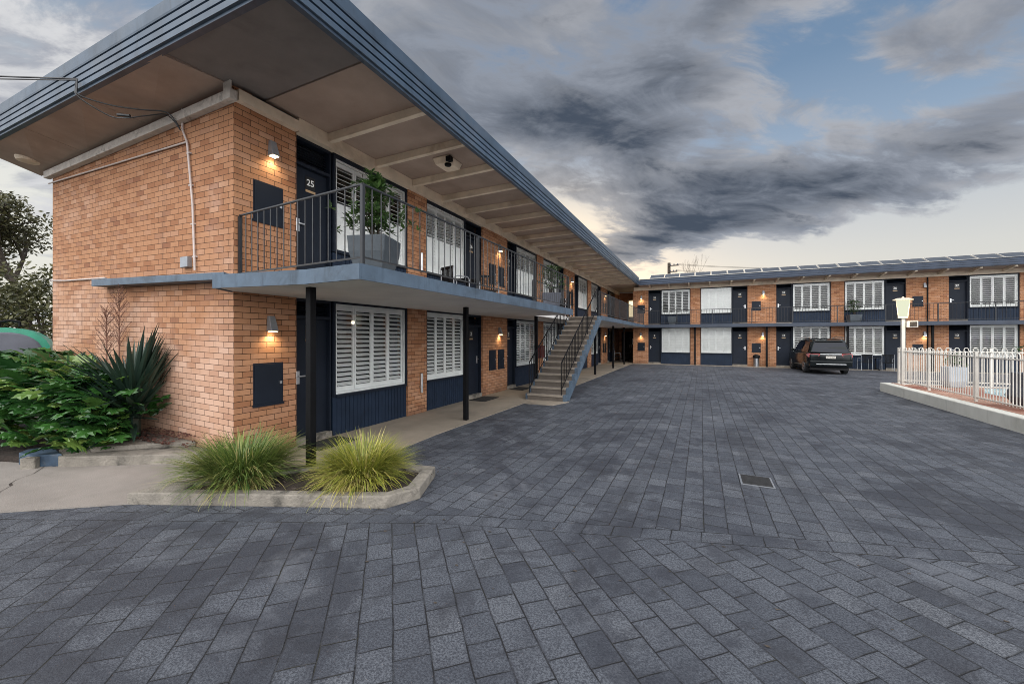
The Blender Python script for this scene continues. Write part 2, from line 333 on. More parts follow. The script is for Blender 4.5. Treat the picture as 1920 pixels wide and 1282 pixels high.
# ------------------------------------------------------------------ mesh builder
class MB:
    def __init__(s): s.v = []; s.f = []; s.mi = []; s.col = []
    def add(s, vs, fs, mi=0, col=None):
        o = len(s.v); s.v += [tuple(q) for q in vs]
        for f in fs: s.f.append(tuple(i + o for i in f)); s.mi.append(mi); s.col.append(col)
        return s
    def box(s, x0, x1, y0, y1, z0, z1, mi=0):
        if x0 > x1: x0, x1 = x1, x0
        if y0 > y1: y0, y1 = y1, y0
        v = [(x0, y0, z0), (x1, y0, z0), (x1, y1, z0), (x0, y1, z0), (x0, y0, z1), (x1, y0, z1), (x1, y1, z1), (x0, y1, z1)]
        return s.add(v, [(0, 3, 2, 1), (4, 5, 6, 7), (0, 1, 5, 4), (1, 2, 6, 5), (2, 3, 7, 6), (3, 0, 4, 7)], mi)
    def hexa(s, b4, t4, mi=0):      # bottom quad, top quad, both counter-clockwise from above
        return s.add(list(b4) + list(t4), [(3, 2, 1, 0), (4, 5, 6, 7), (0, 1, 5, 4), (1, 2, 6, 5), (2, 3, 7, 6), (3, 0, 4, 7)], mi)
    def prism(s, poly, z0, z1, mi=0):   # poly counter-clockwise, z may be functions
        n = len(poly); fz0 = z0 if callable(z0) else (lambda x, y: z0); fz1 = z1 if callable(z1) else (lambda x, y: z1)
        v = [(x, y, fz0(x, y)) for x, y in poly] + [(x, y, fz1(x, y)) for x, y in poly]
        f = [tuple(range(n))[::-1], tuple(range(n, 2 * n))] + [(i, (i + 1) % n, n + (i + 1) % n, n + i) for i in range(n)]
        return s.add(v, f, mi)
    def tube(s, pts, r, n=8, mi=0, caps=True, col=None):
        pts = [Vector(p) for p in pts]; rr = r if isinstance(r, (list, tuple)) else [r] * len(pts)
        vs = []; up = None
        for i, p in enumerate(pts):
            d = (pts[min(i + 1, len(pts) - 1)] - pts[max(i - 1, 0)]).normalized()
            if up is None:
                up = Vector((0, 0, 1)) if abs(d.z) < .9 else Vector((1, 0, 0))
            a = d.cross(up).normalized(); up = a.cross(d).normalized()
            for k in range(n):
                q = 2 * math.pi * (k + .5) / n; vs.append(p + a * (math.cos(q) * rr[i]) + up * (math.sin(q) * rr[i]))
        m = len(pts)
        fs = [(i * n + k, i * n + (k + 1) % n, (i + 1) * n + (k + 1) % n, (i + 1) * n + k) for i in range(m - 1) for k in range(n)]
        if caps: fs += [tuple(range(n))[::-1], tuple(range((m - 1) * n, m * n))]
        return s.add(vs, fs, mi, col)
    def lathe(s, prof, cx, cy, n=16, mi=0, sq=0):   # prof list (r,z); closed at both ends
        vs = []
        for r, z in prof:
            for k in range(n):
                q = 2 * math.pi * k / n; vs.append((cx + r * math.cos(q), cy + r * math.sin(q), z))
        m = len(prof)
        fs = [(i * n + k, i * n + (k + 1) % n, (i + 1) * n + (k + 1) % n, (i + 1) * n + k) for i in range(m - 1) for k in range(n)]
        fs += [tuple(range(n))[::-1], tuple(range((m - 1) * n, m * n))]
        return s.add(vs, fs, mi)
    def xf(s, T, start=0):
        for i in range(start, len(s.v)): s.v[i] = tuple(T(*s.v[i]))
        return s
WORLD = {}
def obj(name, mb, mats, parent=None, uvf=None, smooth=False, recalc=True, bevel=0., base=None):
    """one mesh object from an MB in world coordinates, its origin at the base of its bounds"""
    me = bpy.data.meshes.new(name)
    if base is None:
        lo = [min(v[i] for v in mb.v) for i in range(3)]; hi = [max(v[i] for v in mb.v) for i in range(3)]
        base = Vector(((lo[0] + hi[0]) / 2, (lo[1] + hi[1]) / 2, lo[2]))
    else: base = Vector(base)
    me.from_pydata([tuple(Vector(v) - base) for v in mb.v], [], mb.f)
    for m in (mats if isinstance(mats, (list, tuple)) else [mats]): me.materials.append(m)
    me.polygons.foreach_set('material_index', mb.mi)
    if recalc:
        bm = bmesh.new(); bm.from_mesh(me); bmesh.ops.recalc_face_normals(bm, faces=bm.faces); bm.to_mesh(me); bm.free()
    uv = me.uv_layers.new(name='UVMap')
    for p in me.polygons:
        n = p.normal
        for li in p.loop_indices:
            c = me.vertices[me.loops[li].vertex_index].co + base
            if uvf: uv.data[li].uv = uvf(c, n)
            elif abs(n.z) > .8: uv.data[li].uv = (c.x, c.y)
            elif abs(n.x) > abs(n.y): uv.data[li].uv = (c.y - 3.41 + 6.0, c.z)
            else: uv.data[li].uv = (c.x, c.z)
    if any(c is not None for c in mb.col):
        ca = me.color_attributes.new('Col', 'FLOAT_COLOR', 'CORNER')
        for p in me.polygons:
            c = mb.col[p.index] or 0.
            for li in p.loop_indices: ca.data[li].color = (c, c, c, 1)
    if smooth: me.polygons.foreach_set('use_smooth', [True] * len(me.polygons))
    o = bpy.data.objects.new(name, me); COL.objects.link(o)
    pw = WORLD[parent.name] if parent else Vector((0, 0, 0))
    o.location = base - pw; o.parent = parent; WORLD[o.name] = base
    if bevel:
        b = o.modifiers.new('edge', 'BEVEL'); b.width = bevel; b.segments = 2; b.limit_method = 'ANGLE'; b.harden_normals = False
    return o
def tag(o, label, cat, group=None):
    o['label'] = label; o['category'] = cat
    if group: o['group'] = group
    return o
def thing(name, loc, label, cat, group=None):
    o = bpy.data.objects.new(name, None); COL.objects.link(o); o.location = loc; WORLD[o.name] = Vector(loc)
    o.empty_display_size = .2
    return tag(o, label, cat, group)
def struct(name, mb, m, **kw):
    o = obj(name, mb, m, **kw); o['kind'] = 'structure'; return o
def dup(o, parent, offset=None, rot=None):
    c = o.copy(); COL.objects.link(c); c.parent = parent
    if offset is not None: c.location = o.location + Vector(offset)
    for ch in o.children: dup(ch, c)
    return c
def text_mb(txt, size, mi, T, depth=.003):
    """flat lettering as mesh; T maps (u, w, z) to the world, letters centred at u=0, z=0"""
    cu = bpy.data.curves.new('t', 'FONT'); cu.body = txt; cu.size = size; cu.align_x = 'CENTER'; cu.align_y = 'CENTER'; cu.extrude = depth; cu.offset = size * .012
    ob = bpy.data.objects.new('t', cu); me = bpy.data.meshes.new_from_object(ob)
    mb = MB(); mb.add([T(v.co.x, v.co.z + depth, v.co.y) for v in me.vertices], [tuple(p.vertices) for p in me.polygons], mi)
    bpy.data.objects.remove(ob); bpy.data.curves.remove(cu); bpy.data.meshes.remove(me)
    return mb
def merge(a, b):
    o = len(a.v); a.v += b.v
    for f, m, c in zip(b.f, b.mi, b.col): a.f.append(tuple(i + o for i in f)); a.mi.append(m); a.col.append(c)
    return a

# ------------------------------------------------------------------ dimensions (metres, z = 0 at the walkway)
GX, GY = -6.0, 3.41          # front corner of the brick wing; its long face is the plane x = GX
FY = 28.4                    # face of the far wing
SH = .026                    # the gable courses climb a little towards the far end
SL0, SL1 = 2.44, 2.57        # gallery slab
EAVE = 5.14
def lft(u, w, z): return (GX + w, u, z)          # left wing: u along y, w outward
def farT(u, w, z): return (u, FY - w, z)         # far wing: u along x, w outward

# ------------------------------------------------------------------ ground
g = MB(); g.add([(-900, -900, -.09), (900, -900, -.09), (900, 900, -.09), (-900, 900, -.09)], [(0, 1, 2, 3)])
struct('ground', g, mat('rough_ground', (.09, .085, .07), .95, .3, .6, .02, 6.), recalc=False)
g = MB(); g.add([(-14, -14, -.012), (30, -14, -.012), (30, 28.3, -.012), (-5.9, 28.3, -.012), (-5.9, 3.3, -.012), (-14, -.9, -.012)], [(0, 1, 2, 3, 4, 5)])
struct('courtyard_paving', g, M['pavers'], recalc=False)
g = MB(); g.prism([(-6.4, 3.7), (-5.7, 2.6), (-4.3, 3.9), (-4.42, 6.1), (-4.36, 9.9), (-3.55, 9.9), (-3.30, 10.62), (-4.30, 10.66), (-4.2, 15.1), (-4.22, 27.75), (19, 27.9), (19, 28.6), (-4.2, 28.6), (-4.2, 33.2), (-6.4, 33.2)], -.1, 0.)
struct('walkway', g, M['concrete'])
g = MB(); g.prism([(-5.55, 2.12), (-5.62, 2.62), (-6.2, 3.36), (-6.6, 3.36), (-8.1, 2.25), (-8.5, 2.2), (-14.5, .4), (-14.5, -2.6), (-12, -1.45), (-6.5, 1.43)], -.1, .003)
struct('driveway_pad', g, M['pad'])
g = MB()
pts = [(-7.05, 1.50), (-7.31, 1.61), (-7.5, 1.74), (-7.62, 1.76), (-7.75, 1.84), (-7.9, 2.02), (-8.1, 2.14), (-8.25, 2.22)]
for (a, b) in zip(pts, pts[1:]):
    w = random.uniform(.008, .02); g.add([(a[0] + w, a[1] - w, .0075), (b[0] + w, b[1] - w, .0075), (b[0] - w, b[1] + w, .0075), (a[0] - w, a[1] + w, .0075)], [(0, 1, 2, 3)])
struct('pavement_crack', g, M['soil'], recalc=False)
g = MB(); g.prism([(-14, .9), (-8.7, 2.2), (-8.15, 2.35), (-7.2, 2.9), (-6.6, 3.39), (-14, 3.39)], -.1, .06)
struct('garden_bed', g, M['soil'])

# ------------------------------------------------------------------ the motel
motel = thing('motel_building', (-6, 3.41, 0), 'two storey L-shaped orange brick motel with flat overhanging roof around the paved courtyard', 'motel')
def part(name, mb, m, parent=motel, **kw): return obj(name, mb, m, parent, **kw)

# gable wall and unseen rear walls
def gable_uv(c, n):
    if abs(n.y) > .5: return (c.x + 6.0, c.z - SH * max(0, -6 - c.x))
    return (c.y - 3.41, c.z)
g = MB(); g.box(-12.3, -6.001, GY, GY + .25, -.3, 5.5); g.box(-12.3, -12.05, GY + .25, 33, -.3, 5.5); part('gable_wall', g, M['brick_gable'], uvf=gable_uv)
g = MB(); g.box(-12, 19.5, 36, 36.2, -.1, 5.2); g.box(19.3, 19.5, FY, 36, -.1, 5.2); part('rear_wall', g, M['brick'])

# piers, doors, windows along the two faces, as measured
L_PIERS = [(3.41, 4.38), (7.13, 7.81), (10.54, 12.24), (14.98, 15.70), (18.55, 20.25), (22.94, 23.78), (26.46, 28.36), (31.0, 32.9)]
L_DOORS = [(4.38, 5.10, 's'), (9.62, 10.54, 'e'), (12.24, 12.98, 's'), (17.68, 18.55, 'e'), (20.25, 20.97, 's'), (25.68, 26.46, 'e'), (28.36, 29.05, 's')]
L_WINS = [(5.13, 7.13), (7.81, 9.60), (13.0, 14.98), (15.70, 17.66), (21.0, 22.94), (23.78, 25.66), (29.08, 31.0)]
F_PIERS = [(-4.26, -3.25), (-.64, -.06), (2.57, 4.06), (6.69, 7.30), (9.93, 11.60), (14.14, 14.76), (17.45, 19.3)]
F_DOORS = [(-3.25, -2.48, 's'), (1.76, 2.57, 'e'), (4.06, 4.84, 's'), (9.11, 9.93, 'e'), (11.60, 12.32, 's'), (16.62, 17.45, 'e')]
F_WINS = [(-2.45, -.64), (-.06, 1.75), (4.86, 6.69), (7.30, 9.09), (12.34, 14.14), (14.76, 16.6)]
for T, piers, top in ((lft, L_PIERS, EAVE), (farT, F_PIERS, 4.97)):
    for (a, b) in piers:
        for z0, z1 in ((-.1, SL0), (SL1 - .13, top)):
            g = MB(); g.box(a, b, -.3, 0., z0, z1); g.xf(T); part('brick_pier', g, M['brick'])

# plan strip behind the openings: a dark sheet per storey standing in for unlit rooms, and head and sill lines
for T, u0, u1 in ((lft, 3.7, 32.9), (farT, -4.2, 19.2)):
    for z0, z1 in ((.0, SL0), (SL1, 5.1)):
        g = MB(); g.add([(u0, -.75, z0), (u1, -.75, z0), (u1, -.75, z1), (u0, -.75, z1)], [(0, 1, 2, 3)]); g.xf(T); part('room_dark_sheet', g, M['dark'], recalc=False)
g = MB(); g.prism([(-11.9, 3.7), (-6.3, 3.7), (-6.3, 28.7), (-4.3, 28.7), (-4.3, 33), (19, 33), (19, 35.9), (-11.9, 35.9)], 2.46, 2.55); part('upper_floor', g, M['dark'])

SHUT = {}
def shutter(T, u0, u1, z0, z1, ang, parent, zsplit=0., low=0.):
    g = MB(); st = .042
    g.box(u0, u0 + st, -.118, -.088, z0, z1); g.box(u1 - st, u1, -.118, -.088, z0, z1)
    g.box(u0 + st, u1 - st, -.118, -.088, z0, z0 + .09); g.box(u0 + st, u1 - st, -.118, -.088, z1 - .075, z1)
    n = max(4, int(round((z1 - z0 - .165) / (.086 if T is lft else .104)))); p = (z1 - z0 - .165) / n
    for i in range(n):
        zc = z0 + .09 + (i + .5) * p; an = low if zc < zsplit else ang; c, s_ = math.cos(an), math.sin(an); hw, ht = p * .52, .0045
        q = []
        for a, b in ((-hw, -ht), (hw, -ht), (hw, ht), (-hw, ht)):
            q.append((-.103 + a * c - b * s_, zc + a * s_ + b * c))
        g.add([(u0 + st + .002, w, z) for w, z in q] + [(u1 - st - .002, w, z) for w, z in q], [(0, 1, 2, 3), (7, 6, 5, 4), (0, 4, 5, 1), (1, 5, 6, 2), (2, 6, 7, 3), (3, 7, 4, 0)])
    g.xf(T); return obj('shutter', g, M['white'], parent)
def window(T, u0, u1, z0, z1, ang, ztop, zsplit=0.):
    g = MB(); e = .05
    g.box(u0, u0 + e, -.16, -.02, z0 - .04, ztop); g.box(u1 - e, u1, -.16, -.02, z0 - .04, ztop)
    g.box(u0 + e, u1 - e, -.16, -.02, z1, ztop); g.box(u0 + e, u1 - e, -.16, .02, z0 - .05, z0)
    g.xf(T); w = part('window', g, M['navy'])
    a, b = u0 + e, u1 - e
    g = MB(); k = .035
    g.box(a, a + k, -.13, -.05, z0, z1); g.box(b - k, b, -.13, -.05, z0, z1); g.box(a + k, b - k, -.13, -.05, z0, z0 + k); g.box(a + k, b - k, -.13, -.05, z1 - k, z1)
    g.xf(T); obj('frame', g, M['white'], w)
    n = 4; a += k; b -= k; pw = (b - a) / n
    for i in range(n):
        an = ang if not isinstance(ang, (list, tuple)) else ang[i]
        shutter(T, a + i * pw + .003, a + (i + 1) * pw - .003, z0 + k + .003, z1 - k - .003, R(an), w, zsplit, R(76))
    g = MB(); g.add([(u0 + e, -.045, z0), (u1 - e, -.045, z0), (u1 - e, -.045, z1), (u0 + e, -.045, z1)], [(0, 1, 2, 3)]); g.xf(T); obj('pane', g, M['glass'], w, recalc=False)
    return w
def panel(T, u0, u1, z0, z1):
    g = MB(); n = int((u1 - u0) / .094); p = (u1 - u0) / n
    g.box(u0, u1, -.16, -.062, z0, z1)
    for i in range(n): g.box(u0 + i * p + .005, u0 + (i + 1) * p - .005, -.061, -.045, z0, z1)
    g.xf(T); return part('timber_panel', g, M['navy_panel'])
def door(T, u0, u1, z0, z1, side, number, hside):
    """side 's': the leaf sits beside the pier at u0; the rest is a fixed side panel"""
    st = .10
    g = MB(); lw0, lw1 = u0 + .03, u1 - .03
    g.box(lw0, lw1, -.20, -.14, z0 + st, z0 + 2.10)
    g.xf(T); d = obj('door', g, M['navy'], motel)
    g = MB(); g.box(u0, lw0, -.22, -.05, z0 + st, z1); g.box(lw1, u1, -.22, -.05, z0 + st, z1); g.box(lw0, lw1, -.22, -.05, z0 + 2.10, z0 + 2.15); g.box(lw0, lw1, -.22, -.05, z1 - .05, z1)
    nl = max(2, int((z1 - z0 - 2.22) / .045))
    for i in range(nl):
        zz = z0 + 2.16 + i * .045; g.add([(lw0, -.19, zz + .04), (lw1, -.19, zz + .04), (lw1, -.13, zz + .006), (lw0, -.13, zz + .006), (lw0, -.195, zz + .034), (lw1, -.195, zz + .034), (lw1, -.135, zz), (lw0, -.135, zz)], [(0, 1, 2, 3), (7, 6, 5, 4), (0, 3, 7, 4), (1, 5, 6, 2), (3, 2, 6, 7), (0, 4, 5, 1)])
    g.xf(T); obj('door_frame', g, M['navy'], d)
    g = MB(); g.box(u0, u1, -.25, -.02, z0, z0 + st); g.xf(T); obj('threshold', g, M['oldconc'], d)
    uh = lw0 + .09 if hside == 'l' else lw1 - .09
    g = MB(); g.box(uh - .03, uh + .03, -.139, -.12, z0 + 1.0, z0 + 1.22); g.box(uh - .012, uh + .012, -.12, -.085, z0 + 1.12, z0 + 1.145)
    g.box(min(uh, uh + (.11 if hside == 'l' else -.11)), max(uh, uh + (.11 if hside == 'l' else -.11)), -.095, -.078, z0 + 1.12, z0 + 1.145)
    g.xf(T); obj('handle', g, M['chrome'], d, bevel=.004)
    if number:
        uc = (lw0 + lw1) / 2; zc = z0 + 1.86; g = MB()
        g.box(uc - .095, uc + .095, -.139, -.130, zc - .14, zc + .13); g.box(uc - .095, uc + .095, -.131, -.124, zc - .145, zc - .105, 2)
        g.xf(T); tm = text_mb(number, .15, 1, (lambda u, w, z: T(uc + u, w - .130, zc + .02 + z)))
        merge(g, tm); obj('number_plate', g, [M['plate'], M['text'], M['tan']], d, recalc=False)
    return d
def lower_upper():
    nl = ['1', '2', '3', '4', '5', '6', '7']; nu = ['25', '26', '27', '28', '29', '30', '31']
    for i, (a, b, s_) in enumerate(L_DOORS):
        h = 'r' if s_ == 'e' else 'l'
        door(lft, a, b, 0., SL0, s_, nl[i], h); door(lft, a, b, SL1, EAVE, s_, nu[i], h)
    for i, (a, b) in enumerate(L_WINS):
        window(lft, a, b, .74, 2.40, -30, SL0); panel(lft, a, b, 0., .69)
        window(lft, a, b, 3.38, 5.06, (-24 if i < 1 else 18), EAVE, 4.29); panel(lft, a, b, SL1, 3.33)
    nl = ['8', '9', '10', '11', '12', '13']; nu = ['33', '34', '35', '36', '37', '38']
    for i, (a, b, s_) in enumerate(F_DOORS):
        h = 'r' if s_ == 'e' else 'l'
        door(farT, a, b, 0., SL0, s_, nl[i], h); door(farT, a, b, SL1, 4.97, s_, nu[i], h)
    for i, (a, b) in enumerate(F_WINS):
        window(farT, a, b, .78, 2.40, (74 if i < 2 else -22), SL0); panel(farT, a, b, 0., .73)
        window(farT, a, b, 3.32, 4.90, (74 if i == 1 else 14), 4.97); panel(farT, a, b, SL1, 3.27)
lower_upper()

# passage at the inner corner
g = MB(); g.box(-6.0, -4.26, 32.7, 32.9, -.1, SL0); g.box(-6.0, -4.26, 32.7, 32.9, SL1, 5.3); part('passage_wall', g, M['brick'])
for k, (a, b) in enumerate(((-5.78, -5.1), (-5.08, -4.4))):
    g = MB(); g.box(a, b, 32.62, 32.68, .02, 2.2); d = part('passage_door', g, M['black'])
    if k == 1:
        g = MB(); g.box(-4.95, -4.66, 32.608, 32.615, 1.25, 1.66); obj('paper_notice', g, M['white'], d)
    g = MB(); hx = -5.16 if k == 0 else -5.02; g.tube([(hx, 32.58, .95), (hx, 32.56, 1.2)], .012, 6); obj('handle', g, M['chrome'], d)
g = MB(); g.box(-5.3, -4.4, 32.60, 32.67, SL1 + .02, 4.75); d = part('passage_door', g, M['cream'])  # added leaf behind the glow panel; the passage is open here
g = MB(); g.box(-5.2, -4.5, 32.58, 32.6, 3.4, 4.65); obj('lit_pane', g, M['led'], d)  # added glowing panel standing in for warm light in the open passage
g = MB(); g.box(-4.26, -4.06, 28.7, 33., -.1, 5.2); part('passage_wall', g, M['brick'])

# gallery slab, its soffit paint and its blue edge
slab = [(-6.35, 3.50), (-6.0, 3.40), (-5.72, 3.03), (-4.27, 3.27), (-3.70, 3.25), (-3.40, 3.24), (-3.40, 11.2), (-4.56, 11.2), (-4.56, 14.87), (-3.40, 14.87), (-3.40, 27.7), (19.3, 27.7), (19.3, 28.75), (-4.1, 28.75), (-4.1, 33.), (-6.35, 33.)]
g = MB(); g.prism(slab, SL0, SL1); bs = part('gallery_slab', g, M['slab_under'])
def strip(path, t, z0, z1, mb):     # vertical board proud of a path (outside on the right hand)
    for (a, b) in zip(path, path[1:]):
        d = Vector((b[0] - a[0], b[1] - a[1])).normalized(); n = Vector((d.y, -d.x)) * t; e = d * (t - .0015)
        A = Vector(a) + n * .1 ; B = Vector(b) + n * .1
        mb.prism([tuple(A), tuple(A + n), tuple(B + n + e), tuple(B + e)], z0, z1)
g = MB(); strip([(-6.0, 3.40), (-5.72, 3.03), (-4.27, 3.27), (-3.70, 3.25), (-3.40, 3.24), (-3.40, 11.2)], .025, 2.425, 2.60, g)
obj('slab_edge', g, M['blue'], bs)
g = MB(); strip([(-3.40, 14.87), (-3.40, 27.72)], .025, 2.425, 2.60, g); obj('slab_edge', g, M['blue'], bs)
g = MB(); strip([(-3.37, 27.70), (19.3, 27.7)], .025, 2.41, 2.61, g); obj('slab_edge', g, M['edge_far_shade'], bs)
g = MB(); g.prism([(-9.85, GY - .21), (-5.85, GY - .21), (-6.02, GY - .002), (-9.85, GY - .002)], lambda x, y: 2.575 + .032 * max(0, -6 - x), lambda x, y: 2.675 + .038 * max(0, -6 - x)); part('wall_ledge', g, M['blue'], bevel=.006)

# posts under the gallery
for y in (3.57, 7.36, 11.42, 15.2, 18.97, 23.3, 26.9):
    g = MB(); g.box(-4.65, -4.56, y - .045, y + .045, 0., SL0); part('support_post', g, M['black'], bevel=.004)
for x in (-.37, 3.55, 7.4, 10.9, 15.):
    g = MB(); g.box(x - .05, x + .05, 28.15, 28.25, 0., SL0); part('support_post', g, M['black'], bevel=.004)
# upper pipes on the far wing piers
for x in (10.77,):
    g = MB(); g.tube([(x, FY - .04, .02), (x, FY - .04, SL0)], .03, 8); g.tube([(x, FY - .04, SL1 + .05), (x, FY - .04, 4.95)], .03, 8); part('downpipe', g, M['black'])

# railings
def rail_run(a, b, z0, ztop, zbot, spacing, parent, mb=None):
    A, B = Vector((*a, 0)), Vector((*b, 0)); L = (B - A).length; n = max(2, int(round(L / spacing)))
    g = mb or MB()
    g.tube([A + Vector((0, 0, ztop)), B + Vector((0, 0, ztop))], .017, 6); g.tube([A + Vector((0, 0, zbot)), B + Vector((0, 0, zbot))], .012, 6)
    for i in range(1, n):
        p = A.lerp(B, i / n); g.tube([p + Vector((0, 0, zbot - .01)), p + Vector((0, 0, ztop))], .0075, 5)
    return g
RT, RB = 3.53, 2.70
def rail(pts, post_every, name='railing'):
    g = MB()
    for a, b in zip(pts, pts[1:]): rail_run(a, b, SL1, RT, RB, .145, None, g)
    r = part(name, g, M['rail'])
    for k, (a, b) in enumerate(zip(pts, pts[1:])):
        A, B = Vector(a), Vector(b); n = max(1, int(round((B - A).length / post_every)))
        for i in range(0 if k else 0, n + (1 if k == len(pts) - 2 else 0)):
            p = A.lerp(B, i / n); g = MB(); g.box(p.x - .02, p.x + .02, p.y - .02, p.y + .02, SL1, RT - .01); obj('post', g, M['rail'], r)
rail([(-5.97, 3.48), (-3.48, 3.36), (-3.48, 11.1)], 2.58)
rail([(-4.62, 11.2), (-4.62, 14.9)], 1.9)
rail([(-3.48, 14.95), (-3.48, 27.78), (19.2, 27.78)], 2.14)

# roof: fascia of three grooved boards under a plain capping, mitred round the plan
def fascia(path, zf, prof, name, m):
    pts = [Vector(p) for p in path]; offs = []
    for i, p in enumerate(pts):
        ns = []
        if i > 0: d = (pts[i] - pts[i - 1]).normalized(); ns.append(Vector((d.y, -d.x)))
        if i < len(pts) - 1: d = (pts[i + 1] - pts[i]).normalized(); ns.append(Vector((d.y, -d.x)))
        n = ns[0] if len(ns) == 1 else (ns[0] + ns[1]) / (1 + ns[0].dot(ns[1]))
        offs.append(n)
    vs = []
    for p, n in zip(pts, offs):
        for o, z in prof: q = p + n * o; vs.append((q.x, q.y, z + zf(p.x, p.y)))
    k = len(prof); fs = []
    for i in range(len(pts) - 1):
        for j in range(k): fs.append((i * k + j, i * k + (j + 1) % k, (i + 1) * k + (j + 1) % k, (i + 1) * k + j))
    fs += [tuple(range(k)), tuple(range((len(pts) - 1) * k, len(pts) * k))[::-1]]
    g = MB(); g.add(vs, fs); return g
def prof(bands, top):
    q = [(-.10, 0.), (-.03, 0.), (-.03, .035), (.0, .04)]; z = .04
    for i in range(bands):
        q += [(0., z + .072), (-.028, z + .078), (-.028, z + .096), (0., z + .10)]; z += .10
    q += [(.006, z + .02), (.012, top), (-.10, top)]
    return q
zr = lambda x, y: .029 * max(0., -3.7 - x)
FX, FYF = -3.72, 27.32
roof = obj('roof', MB().prism([(-12.9, 2.6), (-3.8, 2.6), (-3.8, 27.4), (19.6, 27.4), (19.6, 36.4), (-12.9, 36.4)], lambda x, y: 5.44 + zr(x, y), lambda x, y: 5.52 + zr(x, y)), M['roof'], motel)
g = fascia([(-12.95, 12.), (-12.95, 2.5), (FX, 2.5), (FX, FYF)], zr, prof(3, .51), 'fascia', None); obj('fascia', g, M['fascia'], roof)
g = fascia([(FX + .02, FYF), (19.7, FYF)], lambda x, y: .04 * max(0, min(1, (x + 4) / 8)), prof(3, .37), 'fascia', None); obj('fascia', g, M['fascia_far_shade'], roof)
for v in [c for c in roof.children]: v.location.z += 5.205
# eave lining
zs = lambda x, y: 5.37 + (zr(x, y) * .6 if x < -6 else 0) - (.0)
g = MB(); g.prism([(-5.99, 3.86), (-3.80, 3.86), (-3.80, 27.36), (-3.80, 33.), (-5.99, 33.)], 5.37, 5.42); obj('eave_lining', g, M['soffit'], roof)
g = MB(); g.prism([(-6.0, 2.58), (-3.80, 2.58), (-3.80, 3.84), (-5.99, 3.84), (-5.99, 3.40)], lambda x, y: 5.30 + .06 * (y - 2.5), 5.43); obj('eave_lining', g, M['soffit_grey'], roof)
def zg(x, y): t_ = (y - 2.58) / .83; f_ = max(0, (-6 - x)) / 6.3; return (1 - t_) * (5.27 + .20 * f_) + t_ * (5.355 - .085 * f_)
xs = [-12.87, -10.6, -8.3, -6.006]
for a, b in zip(xs, xs[1:]):
    g = MB(); g.prism([(a + .004, 2.58), (b - .004, 2.58), (b - .004, 3.405), (a + .004, 3.405)], zg, lambda x, y: zg(x, y) + .04); obj('eave_lining', g, M['soffit_pale'], roof)
g = MB(); g.prism([(-12.87, 3.41), (-12.32, 3.41), (-12.32, 12.), (-12.87, 12.)], 5.28, 5.35); obj('eave_lining', g, M['soffit'], roof)
g = MB(); g.prism([(-3.80, 27.40), (19.5, 27.40), (19.5, 28.6), (-3.80, 28.6)], lambda x, y: 5.27 - .10 * (y - 27.4), 5.36); obj('eave_lining', g, M['soffit'], roof)
# beam at the wall head, blocks over the piers, and rafters
g = MB(); g.box(-6.06, -5.93, 4.38, 32.9, EAVE - .003, 5.368); part('eave_beam', g, M['cream'])
g = MB(); g.box(-6.05, -5.90, 3.43, 4.36, EAVE + .004, 5.30); part('eave_beam', g, M['cream'])
g = MB(); g.box(-4.2, 19.2, FY - .06, FY + .08, 4.962, 5.20); part('eave_beam', g, M['cream'])
y = 4.98
for i in range(20):
    yy = y + i * 1.135
    if yy > 27.2: break
    g = MB(); g.hexa([(-5.925, yy - .045, 5.225), (-3.83, yy - .045, 5.245), (-3.83, yy + .045, 5.245), (-5.925, yy + .045, 5.225)], [(-5.925, yy - .045, 5.368), (-3.83, yy - .045, 5.368), (-3.83, yy + .045, 5.368), (-5.925, yy + .045, 5.368)])
    part('rafter', g, M['cream'])
for i in range(19):
    xx = -3.1 + i * 1.19
    g = MB(); g.hexa([(xx - .045, 27.43, 5.17), (xx + .045, 27.43, 5.17), (xx + .045, 28.33, 5.05), (xx - .045, 28.33, 5.05)], [(xx - .045, 27.43, 5.266), (xx + .045, 27.43, 5.266), (xx + .045, 28.33, 5.176), (xx - .045, 28.33, 5.176)])
    part('rafter', g, M['cream'])
# white timber trim along the top of the gable
g = MB(); g.box(-12.42, -5.90, GY - .10, GY - .002, 5.11, 5.25); g.box(-6.05, -5.885, GY - .115, GY - .09, 5.105, 5.36); part('gable_trim', g, M['trim'], bevel=.006)
# conduits on the gable
g = MB(); g.tube([(-7.27, GY - .03, 5.33), (-7.26, GY - .03, 5.0), (-7.13, GY - .03, 4.78), (-6.98, GY - .03, 3.8), (-6.92, GY - .03, 2.80)], .015, 8)
for z in (4.6, 4.1, 3.5, 3.0): g.box(-7.1 + (4.6 - z) * .1 - .04, -7.1 + (4.6 - z) * .1 + .04, GY - .035, GY - .001, z, z + .02)
part('conduit', g, M['conduit'], smooth=False)
g = MB(); g.tube([(-12.42, GY - .025, 5.02), (-7.15, GY - .025, 4.79)], .013, 8); part('conduit', g, M['conduit'])
g = MB(); g.tube([(-12.3, GY - .02, 2.975), (-11.6, GY - .02, 2.93), (-9.85, GY - .02, 2.875)], .014, 8); part('conduit', g, M['conduit'])
g = MB(); g.box(-7.25, -7.05, GY - .07, GY - .002, 2.86, 3.02); part('junction_box', g, M['grey'], bevel=.004)

